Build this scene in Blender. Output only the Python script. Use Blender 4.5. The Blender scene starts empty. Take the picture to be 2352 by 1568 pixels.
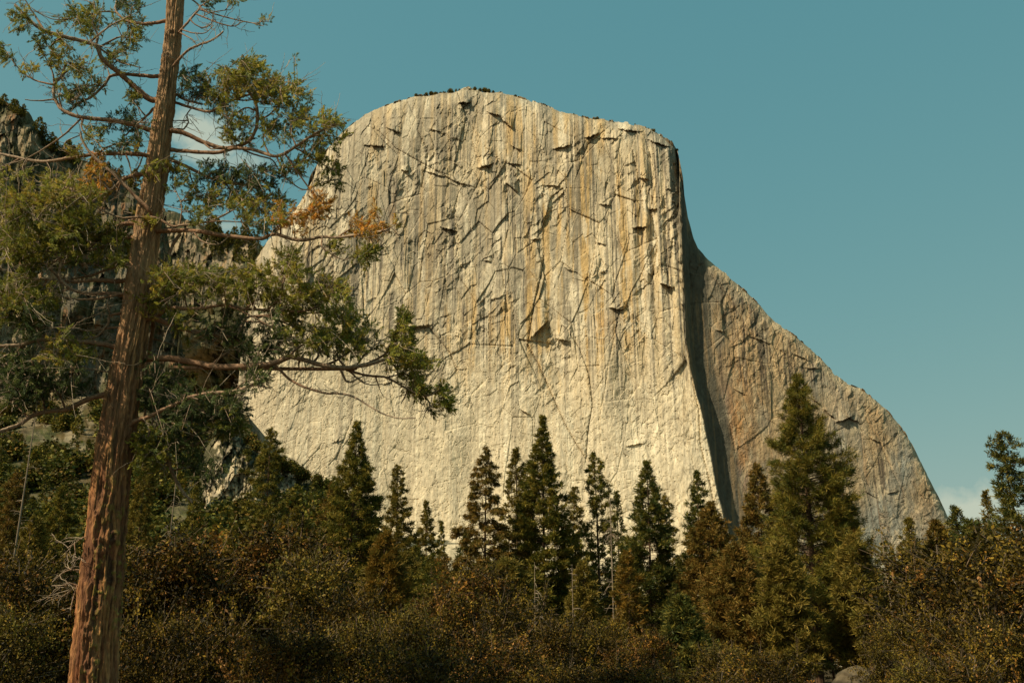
import bpy, math
import numpy as np
from mathutils import Vector

# ------------------------------------------------------------------ camera, sky, sun
sc = bpy.context.scene
PW, PH = 2352.0, 1568.0                 # units in which the layout was measured
FPX = PW * 35 / 36
PITCH = math.radians(18)
EYE = 1.7
cd = bpy.data.cameras.new("camera"); cam = bpy.data.objects.new("camera", cd)
sc.collection.objects.link(cam)
cd.lens = 35; cd.sensor_width = 36; cd.clip_start = .1; cd.clip_end = 30000
cam.location = (0, 0, EYE); cam.rotation_euler = (math.pi / 2 + PITCH, 0, 0)
sc.camera = cam
sc.view_settings.view_transform = 'Standard'
sc.view_settings.look = 'None'
sc.view_settings.exposure = 0.35
sc.view_settings.gamma = 1

SUN_AZ = math.radians(62)               # to the left of straight behind the camera
SUN_EL = math.radians(44)
to_sun = Vector((-math.sin(SUN_AZ) * math.cos(SUN_EL), -math.cos(SUN_AZ) * math.cos(SUN_EL), math.sin(SUN_EL)))
sl = bpy.data.lights.new("sun", 'SUN'); so = bpy.data.objects.new("sun", sl)
sc.collection.objects.link(so)
sl.energy = 4.4; sl.angle = math.radians(.5); sl.color = (1, .865, .64)
so.rotation_euler = to_sun.to_track_quat('Z', 'Y').to_euler()


def ray(u, v):
    a = (np.asarray(u, float) - PW / 2) / FPX
    b = (PH / 2 - np.asarray(v, float)) / FPX
    return a, math.cos(PITCH) - math.sin(PITCH) * b, math.sin(PITCH) + math.cos(PITCH) * b


def at(u, v, Y):
    x, y, z = ray(u, v)
    k = Y / y
    return np.stack([x * k, y * k, z * k + EYE], -1)


w = bpy.data.worlds.new("World"); sc.world = w; w.use_nodes = True
nt = w.node_tree; nt.nodes.clear()


def N(t, kind, **kw):
    n = t.nodes.new(kind)
    for k, v in kw.items():
        setattr(n, k, v)
    return n


def vmath(t, op, a, b=None):
    n = N(t, 'ShaderNodeVectorMath', operation=op)
    for i, s in enumerate((a, b)):
        if s is None: continue
        if hasattr(s, 'links'): t.links.new(s, n.inputs[i])
        else: n.inputs[i].default_value = s
    return n


def math_n(t, op, a, b=None, clamp=False):
    n = N(t, 'ShaderNodeMath', operation=op); n.use_clamp = clamp
    for i, s in enumerate((a, b)):
        if s is None: continue
        if hasattr(s, 'links'): t.links.new(s, n.inputs[i])
        else: n.inputs[i].default_value = s
    return n.outputs[0]


def mixc(t, f, a, b, blend='MIX'):
    n = N(t, 'ShaderNodeMix', data_type='RGBA', blend_type=blend)
    for s, i in ((f, 0), (a, 6), (b, 7)):
        if hasattr(s, 'links'): t.links.new(s, n.inputs[i])
        else: n.inputs[i].default_value = s if i == 0 else (*s, 1)
    return n.outputs[2]


sky = N(nt, 'ShaderNodeTexSky', sky_type='NISHITA', sun_disc=False, sun_elevation=SUN_EL)
sky.sun_rotation = math.atan2(to_sun.x, to_sun.y)
sky.air_density = 1.0; sky.dust_density = 2.2; sky.ozone_density = 1.0; sky.altitude = 1200
tc = N(nt, 'ShaderNodeTexCoord')
nz = N(nt, 'ShaderNodeTexNoise'); nz.inputs['Scale'].default_value = 16; nz.inputs['Detail'].default_value = 7
nz.inputs['Roughness'].default_value = .62
nt.links.new(tc.outputs['Generated'], nz.inputs['Vector'])
mask = None
for (cu, cv, ru, rv, amt) in ((450, 300, 62, 50, .85), (478, 345, 62, 40, .85), (560, 372, 60, 22, .5), (500, 520, 60, 16, .5),
                              (2235, 1180, 95, 48, 1.0), (2185, 1165, 40, 34, .8), (2320, 1200, 80, 55, .8)):
    c = Vector(ray(cu, cv)).normalized()
    ex = (Vector(ray(cu + ru, cv)).normalized() - c); ey = (Vector(ray(cu, cv - rv)).normalized() - c)
    d = vmath(nt, 'SUBTRACT', tc.outputs['Generated'], tuple(c)).outputs[0]
    px = math_n(nt, 'DIVIDE', vmath(nt, 'DOT_PRODUCT', d, tuple(ex.normalized())).outputs['Value'], ex.length)
    py = math_n(nt, 'DIVIDE', vmath(nt, 'DOT_PRODUCT', d, tuple(ey.normalized())).outputs['Value'], ey.length)
    r2 = math_n(nt, 'SQRT', math_n(nt, 'ADD', math_n(nt, 'MULTIPLY', px, px), math_n(nt, 'MULTIPLY', py, py)))
    n0 = math_n(nt, 'MULTIPLY', math_n(nt, 'SUBTRACT', nz.outputs[0], .5), 3.4)
    m = math_n(nt, 'MULTIPLY', math_n(nt, 'SUBTRACT', math_n(nt, 'ADD', 1.3, n0), r2), 1.3, clamp=True)
    m = math_n(nt, 'MULTIPLY', m, amt)
    mask = m if mask is None else math_n(nt, 'MAXIMUM', mask, m)
sep = N(nt, 'ShaderNodeSeparateColor'); nt.links.new(sky.outputs[0], sep.inputs[0])
cmb = N(nt, 'ShaderNodeCombineColor')
for i_, (c_, p_) in enumerate(((.63, .794), (1.31, .36), (1.37, .214))):
    nt.links.new(math_n(nt, 'MULTIPLY', math_n(nt, 'POWER', sep.outputs[i_], p_), c_), cmb.inputs[i_])
tint = cmb.outputs[0]
out = mixc(nt, mask, tint, (2.7, 3.0, 2.4))
bg = N(nt, 'ShaderNodeBackground'); bg.inputs['Strength'].default_value = .15
wo = N(nt, 'ShaderNodeOutputWorld')
nt.links.new(out, bg.inputs['Color']); nt.links.new(bg.outputs[0], wo.inputs['Surface'])


# ------------------------------------------------------------------ helpers
def tag(o, label=None, cat=None, group=None, kind=None):
    if label: o['label'] = label
    if cat: o['category'] = cat
    if group: o['group'] = group
    if kind: o['kind'] = kind
    return o


def link(o, parent=None):
    sc.collection.objects.link(o)
    if parent is not None: o.parent = parent
    return o


def empty(name, loc=(0, 0, 0), rz=0.0):
    o = bpy.data.objects.new(name, None); o.location = loc; o.rotation_euler = (0, 0, rz)
    o.empty_display_size = .2
    return link(o)


def mesh(name, V, F, mat, cols=None, parent=None, smooth=False, k=4):
    """one mesh object from numpy arrays (F: n x k)"""
    V = np.ascontiguousarray(V, np.float32); F = np.ascontiguousarray(F, np.int32)
    m = bpy.data.meshes.new(name)
    m.vertices.add(len(V)); m.vertices.foreach_set('co', V.ravel())
    m.loops.add(F.size); m.loops.foreach_set('vertex_index', F.ravel())
    m.polygons.add(len(F))
    m.polygons.foreach_set('loop_start', np.arange(0, F.size, F.shape[1], dtype=np.int32))
    m.polygons.foreach_set('use_smooth', np.full(len(F), smooth))
    if cols is not None:
        a = m.color_attributes.new('tint', 'FLOAT_COLOR', 'POINT')
        c = np.ones((len(V), 4), np.float32); c[:, :3] = cols
        a.data.foreach_set('color', c.ravel())
    m.update(calc_edges=True)
    m.materials.append(mat)
    o = bpy.data.objects.new(name, m)
    return link(o, parent)


def copy_tree(o, loc, rz, s, sz=None):
    r = o.copy(); sc.collection.objects.link(r)
    r.location = loc; r.rotation_euler = (0, 0, rz); r.scale = (s, s, sz or s)
    for ch in o.children:
        c = ch.copy(); sc.collection.objects.link(c); c.parent = r
    return r


class Col:
    """collects quads (with a colour per vertex)"""
    def __init__(s): s.V = []; s.F = []; s.C = []; s.n = 0

    def add(s, V, F, C=None):
        V = np.asarray(V, float)
        s.V.append(V); s.F.append(np.asarray(F) + s.n); s.n += len(V)
        if C is None: C = (1, 1, 1)
        s.C.append(np.broadcast_to(np.asarray(C, float), (len(V), 3)))

    def build(s, name, mat, parent=None, smooth=False):
        return mesh(name, np.concatenate(s.V), np.concatenate(s.F), mat, np.concatenate(s.C), parent, smooth)


def hsh(i, j, s):
    h = (i.astype(np.int64) * 374761393 + j.astype(np.int64) * 668265263 + s * 1442695041) & 0xffffffff
    h = ((h ^ (h >> 13)) * 1274126177) & 0xffffffff
    return ((h ^ (h >> 16)) & 0xffffff) / float(0xffffff)


def vn(x, y, s=0):
    x, y = np.broadcast_arrays(np.asarray(x, float), np.asarray(y, float))
    i, j = np.floor(x), np.floor(y); fx, fy = x - i, y - j
    fx = fx * fx * (3 - 2 * fx); fy = fy * fy * (3 - 2 * fy)
    i = i.astype(np.int64); j = j.astype(np.int64)
    a, b, c, d = hsh(i, j, s), hsh(i + 1, j, s), hsh(i, j + 1, s), hsh(i + 1, j + 1, s)
    return (a * (1 - fx) + b * fx) * (1 - fy) + (c * (1 - fx) + d * fx) * fy


def fbm(x, y, s=0, o=4, g=.5):
    r = 0; a = 1; t = 0
    for k in range(o):
        r = r + a * vn(x * 2 ** k + 17.3 * k, y * 2 ** k + 5.1 * k, s + k * 7); t += a; a *= g
    return r / t


def worley(x, y, s=0, tilt=0.):
    """facets: value of the nearest cell (random height plus a tilt) and edge distance"""
    i, j = np.floor(x), np.floor(y)
    best = np.full(x.shape, 9.); sec = best.copy(); val = np.zeros(x.shape)
    for di in (-1, 0, 1):
        for dj in (-1, 0, 1):
            ci = (i + di).astype(np.int64); cj = (j + dj).astype(np.int64)
            dx = x - (ci + hsh(ci, cj, s)); dy = y - (cj + hsh(ci, cj, s + 1))
            d = dx * dx + dy * dy
            v = hsh(ci, cj, s + 2) + tilt * ((hsh(ci, cj, s + 3) - .5) * dx + (hsh(ci, cj, s + 4) - .5) * dy)
            n = d < best
            sec = np.where(n, best, np.minimum(sec, d)); val = np.where(n, v, val); best = np.where(n, d, best)
    return val, np.sqrt(sec) - np.sqrt(best)


def sst(a, b, x):
    t = np.clip((x - a) / (b - a), 0, 1)
    return t * t * (3 - 2 * t)


def gau(U, V, u, v, a, b, rot=0.):
    c, s_ = math.cos(math.radians(rot)), math.sin(math.radians(rot))
    x = (U - u) * c + (V - v) * s_; y = -(U - u) * s_ + (V - v) * c
    return np.exp(-((x / a) ** 2 + (y / b) ** 2))


def polydist(U, V, P):
    P = np.asarray(P, float); d = np.full(U.shape, 1e9)
    for a, b in zip(P[:-1], P[1:]):
        e = b - a; L = e @ e + 1e-9
        t = np.clip(((U - a[0]) * e[0] + (V - a[1]) * e[1]) / L, 0, 1)
        d = np.minimum(d, np.hypot(U - a[0] - t * e[0], V - a[1] - t * e[1]))
    return d


def lerp(a, b, t):
    t = np.asarray(t)[..., None]
    return np.asarray(a) * (1 - t) + np.asarray(b) * t


def relief(name, top, u0, u1, nu, nv, vb, yf, colf, mat, jag=2.5, back=400, drop=150, seed=1):
    """a rock wall or slope whose surface stands at depth yf(U,V); closed over the top by a cap running away behind"""
    top = np.asarray(top, float)
    us = np.linspace(u0, u1, nu)
    vt = np.interp(us, top[:, 0], top[:, 1]) + jag * (fbm(us / 14, us * 0, seed, 4) - .5) * 2 + jag * 2.6 * (vn(np.floor(us / 9 + 2 * vn(us / 30, us * 0, seed + 1)) * 7.7, us * 0, seed + 2) - .5)
    t = np.linspace(0, 1, nv)[:, None]
    U = np.broadcast_to(us, (nv, nu)).copy(); V = vt + t * (vb - vt)
    sd = polydist(U, V, np.stack([us, vt], 1)[::max(1, nu // 64)])
    Y = yf(U, V, sd)
    C = colf(U, V, sd)
    P = at(U, V, Y)
    caps = []; cc = []
    for q in (1, .6, .3, .1, .02):
        c = P[0].copy(); c[:, 1] += back * q; c[:, 0] += c[:, 0] / c[:, 1] * back * q * .6; c[:, 2] -= drop * q ** 1.3 + back * q * .12
        caps.append(c); cc.append(C[0])
    P = np.concatenate([np.array(caps), P]); C = np.concatenate([np.array(cc), C]); n = P.shape[0]
    idx = np.arange(n * nu).reshape(n, nu)
    F = np.stack([idx[:-1, :-1], idx[1:, :-1], idx[1:, 1:], idx[:-1, 1:]], -1).reshape(-1, 4)
    o = mesh(name, P.reshape(-1, 3), F, mat, C.reshape(-1, 3))
    return o


# ------------------------------------------------------------------ materials
def material(name, rough=.9, noise=(), bump=None, transl=0., spec=.3, gain=1.0, island=0.):
    m = bpy.data.materials.new(name); m.use_nodes = True
    t = m.node_tree; b = t.nodes['Principled BSDF']; o = t.nodes['Material Output']
    at_ = N(t, 'ShaderNodeAttribute', attribute_name='tint')
    tcn = N(t, 'ShaderNodeTexCoord')
    c = at_.outputs['Color']
    for (sx, sy, sz, lo, hi, det) in noise:
        mp = N(t, 'ShaderNodeMapping'); mp.inputs['Scale'].default_value = (sx, sy, sz)
        t.links.new(tcn.outputs['Object'], mp.inputs['Vector'])
        nn = N(t, 'ShaderNodeTexNoise'); nn.inputs['Scale'].default_value = 1; nn.inputs['Detail'].default_value = det
        t.links.new(mp.outputs[0], nn.inputs['Vector'])
        mr = N(t, 'ShaderNodeMapRange'); mr.inputs['From Min'].default_value = .3; mr.inputs['From Max'].default_value = .7
        mr.inputs['To Min'].default_value = lo; mr.inputs['To Max'].default_value = hi
        t.links.new(nn.outputs[0], mr.inputs['Value'])
        vm = N(t, 'ShaderNodeVectorMath', operation='SCALE')
        t.links.new(c, vm.inputs[0]); t.links.new(mr.outputs[0], vm.inputs['Scale']); c = vm.outputs[0]
    if island:
        g = N(t, 'ShaderNodeNewGeometry')
        mr = N(t, 'ShaderNodeMapRange'); mr.inputs['To Min'].default_value = 1 - island; mr.inputs['To Max'].default_value = 1 + island
        t.links.new(g.outputs['Random Per Island'], mr.inputs['Value'])
        vm = N(t, 'ShaderNodeVectorMath', operation='SCALE')
        t.links.new(c, vm.inputs[0]); t.links.new(mr.outputs[0], vm.inputs['Scale']); c = vm.outputs[0]
    t.links.new(c, b.inputs['Base Color'])
    b.inputs['Roughness'].default_value = rough
    b.inputs['Specular IOR Level'].default_value = spec
    if bump:
        (sx, sy, sz, dist, det) = bump
        mp = N(t, 'ShaderNodeMapping'); mp.inputs['Scale'].default_value = (sx, sy, sz)
        t.links.new(tcn.outputs['Object'], mp.inputs['Vector'])
        nn = N(t, 'ShaderNodeTexNoise'); nn.inputs['Scale'].default_value = 1; nn.inputs['Detail'].default_value = det
        nn.inputs['Roughness'].default_value = .65
        t.links.new(mp.outputs[0], nn.inputs['Vector'])
        bp = N(t, 'ShaderNodeBump'); bp.inputs['Distance'].default_value = dist; bp.inputs['Strength'].default_value = 1
        t.links.new(nn.outputs[0], bp.inputs['Height']); t.links.new(bp.outputs[0], b.inputs['Normal'])
    if transl:
        tr = N(t, 'ShaderNodeBsdfTranslucent'); mx = N(t, 'ShaderNodeMixShader'); mx.inputs[0].default_value = transl
        t.links.new(c, tr.inputs['Color'])
        t.links.new(b.outputs[0], mx.inputs[1]); t.links.new(tr.outputs[0], mx.inputs[2]); t.links.new(mx.outputs[0], o.inputs['Surface'])
    return m


M_ROCK = material('granite', .95, ((.22, .22, .12, .80, 1.18, 7), (.05, .05, .03, .86, 1.13, 5)), (.20, .20, .14, 2.4, 9), spec=.1)
M_SLOPE = material('slope_ground', .95, ((.06, .06, .06, .6, 1.4, 6),), (.1, .1, .1, 3, 6), spec=.1)
M_GROUND = material('forest_litter', .95, ((.5, .5, .5, .6, 1.4, 6),), (2, 2, 2, .1, 6), spec=.1)
M_BARK = material('cedar_bark', .9, ((18, 18, 1.6, .62, 1.3, 5), (60, 60, 8, .75, 1.2, 4)), (45, 45, 5, .02, 6), spec=.15)
M_LIMB = material('limb_bark', .85, ((30, 30, 30, .6, 1.4, 4),), (60, 60, 60, .01, 4), spec=.2)
M_WOOD = material('pine_bark', .9, ((3, 3, .6, .6, 1.4, 4),), (4, 4, 1, .05, 4), spec=.1)
M_CEDAR = material('cedar_foliage', .55, (), None, .36, .18, island=.15)
M_NEEDLE = material('pine_needles', .6, (), None, .24, .15, island=.18)
M_LEAF = material('oak_leaves', .6, (), None, .18, .12, island=.15)
M_STONE = material('boulder_stone', .95, ((3, 3, 3, .7, 1.3, 6),), (6, 6, 6, .06, 6), spec=.1)
M_DEAD = material('dead_wood', .9, ((20, 20, 4, .7, 1.2, 3),), None, spec=.2)

#==STRUCT==
# ------------------------------------------------------------------ ground and far rock
g = np.linspace(-1, 1, 161); gx = np.sign(g) * np.abs(g) ** 2.2 * 3200
GX, GY = np.meshgrid(gx, gx)
GZ = -.35 * (fbm(GX / 20, GY / 20, 5, 3)) - .3 - 1.6 * sst(20, 500, np.hypot(GX, GY)) * fbm(GX / 200, GY / 200, 6, 3)
idx = np.arange(GX.size).reshape(GX.shape)
GF = np.stack([idx[:-1, :-1], idx[:-1, 1:], idx[1:, 1:], idx[1:, :-1]], -1).reshape(-1, 4)
tag(mesh('ground', np.stack([GX, GY, GZ], -1).reshape(-1, 3), GF, M_GROUND, np.broadcast_to((.05, .035, .015), (GX.size, 3))),
    'dark forest floor of litter under the trees', kind='structure')

# ---- the great granite face
TOP = [(530, 1010), (540, 960), (546, 900), (556, 780), (566, 690), (580, 610), (600, 573), (640, 522), (688, 470), (704, 440), (712, 405), (745, 350),
       (788, 303), (820, 276), (860, 252), (900, 236), (950, 221), (1000, 216), (1050, 210), (1062, 203), (1078, 200), (1095, 209), (1150, 212),
       (1200, 226), (1240, 238), (1300, 260), (1340, 268), (1400, 277), (1450, 285), (1490, 295), (1525, 313), (1545, 328), (1556, 345), (1563, 380),
       (1569, 410), (1572, 450), (1580, 500), (1592, 545), (1603, 568), (1618, 586), (1650, 616), (1696, 653), (1730, 686), (1780, 738), (1835, 777),
       (1859, 797), (1917, 859), (1940, 878), (1980, 893), (2037, 941), (2060, 968), (2071, 979), (2095, 1020), (2119, 1070), (2145, 1120), (2176, 1182),
       (2200, 1225), (2300, 1330), (2420, 1430)]
NOSE = np.array([(300, 1556), (345, 1559), (430, 1562), (500, 1564), (620, 1567), (700, 1570), (780, 1573), (850, 1584), (880, 1592), (910, 1600), (940, 1609), (1000, 1622), (1060, 1634), (1120, 1645), (1200, 1664), (1300, 1700), (1600, 1760)], float)
PXM = .6
# overhangs: u, v of the lip, half width, height of the shade below, how far it stands out, slope of the lip
ROOFS = [(1238, 756, 16, 26, 13, -1.0), (1294, 780, 14, 14, 10, .15), (1360, 312, 14, 10, 12, -.3), (1180, 376, 16, 6, 8, .2), (1116, 381, 14, 9, 12, -.35),
         (1176, 430, 12, 16, 12, .8), (930, 392, 7, 14, 12, .1), (1032, 526, 16, 7, 10, .25), (1532, 655, 13, 9, 12, .35),
         (1470, 521, 16, 8, 9, -.1), (1066, 236, 12, 14, 12, 0), (1186, 340, 10, 5, 7, .4), (1135, 262, 14, 7, 9, .3), (1165, 284, 11, 8, 10, .9),
         (1415, 708, 14, 8, 9, .1), (1270, 426, 14, 5, 7, .1), (1480, 410, 10, 18, 10, .2), (1290, 338, 16, 8, 9, -.2), (1230, 550, 9, 6, 7, 0),
         (960, 748, 26, 8, 9, -.1), (1206, 946, 10, 7, 7, .5), (1460, 1020, 20, 5, 5, -.15), (1380, 560, 10, 6, 6, .3), (1310, 620, 12, 5, 6, .4),
         (1446, 300, 24, 6, 9, .1), (1515, 330, 22, 6, 10, .35), (1398, 318, 20, 5, 7, 0), (1265, 246, 30, 6, 8, .25), (1000, 300, 12, 6, 7, .2), (905, 300, 14, 8, 9, .4),
         (860, 335, 20, 7, 9, .1), (1060, 420, 26, 5, 6, .3), (1000, 400, 24, 5, 7, .3), (1120, 600, 8, 8, 7, 0), (1500, 480, 8, 20, 9, 0), (1390, 470, 12, 6, 8, .1),
         (1940, 962, 17, 9, 10, -.35), (1958, 962, 12, 6, 8, .4), (1905, 950, 12, 5, 7, .8), (1876, 922, 10, 5, 6, .7), (1800, 960, 14, 4, 4, .2), (1868, 845, 18, 5, 5, 0),
         (1840, 820, 16, 6, 5, .4), (2000, 1135, 12, 4, 4, .6), (1745, 780, 22, 5, 5, .4), (1655, 760, 10, 6, 5, .3), (1700, 900, 14, 4, 4, .5), (1930, 1100, 14, 4, 4, .3),
         (2050, 1130, 12, 6, 5, -.2), (2010, 1010, 12, 5, 5, .5), (1890, 1040, 14, 5, 5, .1), (1570, 700, 5, 8, 4, .2), (890, 880, 10, 4, 4, -.3), (780, 1010, 14, 4, 4, -.4)]
# long cracks and the edges of flakes: points, depth, side width
CRACKS = [([(1212, 790), (1240, 840), (1275, 920), (1300, 975), (1325, 1020), (1345, 1050)], 9, 12), ([(1345, 1050), (1350, 985), (1360, 930), (1352, 860), (1330, 800), (1310, 770)], 7, 9),
          ([(1212, 785), (1225, 700), (1240, 640), (1248, 590)], 8, 9), ([(945, 755), (985, 750), (1005, 775), (1035, 810), (1050, 850)], 8, 9),
          ([(810, 965), (790, 1010), (775, 1050)], 5, 6), ([(1570, 470), (1540, 520), (1530, 600), (1545, 690)], 6, 9), ([(1500, 330), (1510, 420), (1495, 480), (1512, 560), (1500, 640)], 9, 12),
          ([(1455, 350), (1470, 420), (1482, 500), (1476, 560)], 7, 12), ([(1185, 330), (1160, 420), (1170, 520), (1152, 600), (1165, 700)], 5, 8),
          ([(1100, 250), (1085, 320), (1110, 400), (1060, 500), (1030, 560)], 5, 8), ([(1590, 870), (1606, 940), (1610, 1020), (1630, 1100), (1640, 1150)], 8, 8),
          ([(1110, 880), (1085, 905), (1075, 940)], 4, 5), ([(870, 440), (860, 520), (840, 600)], 6, 10), ([(980, 230), (960, 300), (985, 350), (970, 430)], 6, 10),
          ([(820, 280), (870, 300), (910, 340), (990, 385), (1060, 425)], 6, 10), ([(1325, 400), (1350, 330), (1400, 290)], 5, 12), ([(1420, 740), (1400, 830), (1390, 900), (1380, 950)], 4, 8),
          ([(1740, 900), (1760, 960), (1800, 985)], 3, 6), ([(1990, 960), (2020, 1010), (2050, 1080), (2075, 1130)], 4, 9), ([(1640, 640), (1680, 690), (1720, 760), (1760, 800)], 4, 10)]


def ledge(U, V, disp, L, dep, wid):
    """one side of the crack stands proud of the other and falls back over the width"""
    P = np.asarray(L, float)
    best = np.full(U.shape, 1e9); side = np.zeros(U.shape)
    for a, b in zip(P[:-1], P[1:]):
        e = b - a; l2 = e @ e
        t = ((U - a[0]) * e[0] + (V - a[1]) * e[1]) / l2; tc_ = np.clip(t, 0, 1)
        d = np.hypot(U - a[0] - tc_ * e[0], V - a[1] - tc_ * e[1])
        s_ = (U - a[0]) * e[1] - (V - a[1]) * e[0]
        n = d < best; best = np.where(n, d, best); side = np.where(n, s_, side)
    q = np.exp(-best / wid)
    return disp + np.where(side > 0, dep * q * .22, -dep * q * .22) - dep * .26 * np.exp(-(best / 2.6) ** 2)


def face_y(U, V, sd):
    un = np.interp(V, NOSE[:, 0], NOSE[:, 1])
    un = un + 3 * (fbm(V / 30, V * 0, 91, 3) - .5)
    S = (U - PW / 2) * 7500 / (V + 6255)
    mx = (U - un) * PXM
    yl = 1290 - .46 * mx - .0003 * np.minimum(mx, 0) ** 2 * .5
    q = np.clip(mx, 0, None)
    yr = 1290 + 20 * sst(-1.5, 11, q) * np.minimum(1, q / 9) ** .4 + .06 * np.clip(q - 31, 0, None)
    Y = np.where(mx < 0, yl, yr)
    Y = Y + .055 * (1250 - V) - .045 * 130 * np.log1p(np.exp((V - 930) / 130.))
    left = sst(8, -8, U - un)
    right = 1 - left
    # big forms
    wx = 22 * (fbm(S / 90, V / 220, 11, 3) - .5)
    D = np.zeros(U.shape)
    rough = .35 + .65 * sst(950, 700, V)
    D += 15 * (fbm((S + wx) / 85, V / 260, 21, 3) - .5) * (.5 + .5 * left)
    v1, e1 = worley((S + wx) / 74, (V + wx) / 125 + S / 200, 31, 1.6); D += 4.4 * (v1 - .5) * rough
    v2, e2 = worley((S + wx * .6) / 30 + V / 160, (V + wx) / 56 - S / 120, 41, 1.4); D += 2.1 * (v2 - .5) * rough - 1.0 * np.exp(-(e2 / .035) ** 2) * rough - 1.6 * np.exp(-(e1 / .02) ** 2) * rough
    wu = 9 * (fbm(S / 20, V / 28, 13, 2) - .5)
    v3, e3 = worley((S + wu) / 10, (V + wu) / 19, 51, 1.2)
    brk = sst(.45, .62, fbm(S / 55, V / 70, 61, 3)) * (.35 + .65 * sst(1000, 640, V)) + .55 * sst(60, 15, sd)
    D += 2.0 * (v3 - .5) * (.15 + brk)
    # diagonal shelves in the shattered belts
    v4, e4 = worley((S * .7 + V * .7) / 12, (S * -.5 + V * .7) / 30, 71, 1.3); D += 2.8 * (v4 - .5) * brk
    # vertical fluting
    D += 1.3 * (np.abs(fbm((S + wx * .3) / 5.5, V / 190, 81, 3) - .5) * -3 + .5) * sst(.42, .60, fbm((S + wx) / 60, V / 130, 83, 3)) * (.2 + .8 * sst(1000, 700, V))
    D += 2.3 * (fbm((S + wu) / 15, V / 24, 86, 4, .6) - .5) + 2.0 * np.abs(fbm((S - .5 * V) / 34, (V + .4 * S) / 60, 88, 3) - .5)
    arc_ = fbm((S + wu) / 40, V / 30, 89, 3); D -= 1.5 * sst(.03, 0, np.abs(((arc_ * 5) % 1) - .5)) * sst(500, 900, V)
    # pillars beside the nose
    D += 7 * (np.abs(((S + wx * .5) / 34) % 1 - .5) * 2 - .5) * gau(U, V, 1510, 500, 75, 330)
    for (u, v, hw, sh, dep, sl) in ROOFS:
        lip = v + sl * (U - u) + 2.5 * (fbm(U / 7, V * 0, int(u), 2) - .5)
        wdt = sst(hw * 1.5, hw * .35, np.abs(U - u + 5 * (fbm(V / 9, U / 30, int(v), 2) - .5)))
        lip = lip + 3 * (fbm(U / 4, V * 0, int(u) + 3, 2) - .5); up = lip - V
        D += (.88 if dep > 8 else .62) * dep * wdt * np.where(up > 0, np.exp(-up / (sh * 1.7)), 0)
        D -= .35 * dep * wdt * np.where(up <= 0, np.exp(up / sh), 0)
    for (L, dep, wid) in CRACKS:
        D = ledge(U, V, D, L, dep, wid)
    # shallow bowl under the heart and the apron
    D -= 10 * gau(U, V, 1280, 850, 45, 80) ; D -= 7 * gau(U, V, 1465, 900, 70, 130) ; D += 8 * gau(U, V, 1390, 900, 40, 200, -10)
    D = D * np.where(U - un > 2, np.where(U - un < 58, .35, .75), 1)
    Y = Y - D
    # rounding at the skyline
    edge = np.where(U < 1000, 30, 16)
    Y = Y + np.where(U < 900, 75, 34) * np.where(U > 1560, .25, 1) * np.exp(-sd / edge) + np.where(U > 1560, 8, 22) * np.exp(-sd / 3.5)
    # scree below the foot of the wall
    foot = np.interp(U, [500, 900, 1400, 1660, 1900, 2200], [1215, 1235, 1290, 1290, 1330, 1290])
    tal = sst(foot - 25, foot + 30, V)
    ys = 1275 - (V - 1280) * .95 + 16 * (fbm(U / 26, V / 14, 96, 4) - .5)
    return Y * (1 - tal) + ys * tal


CREAM = np.array((.56, .465, .30)); GREY = np.array((.33, .285, .20)); GOLD = np.array((.50, .335, .135)); DARK = np.array((.115, .10, .078))
PALE = np.array((.61, .53, .37)); RUST = np.array((.40, .215, .085)); SLATE = np.array((.27, .275, .23))


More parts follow.
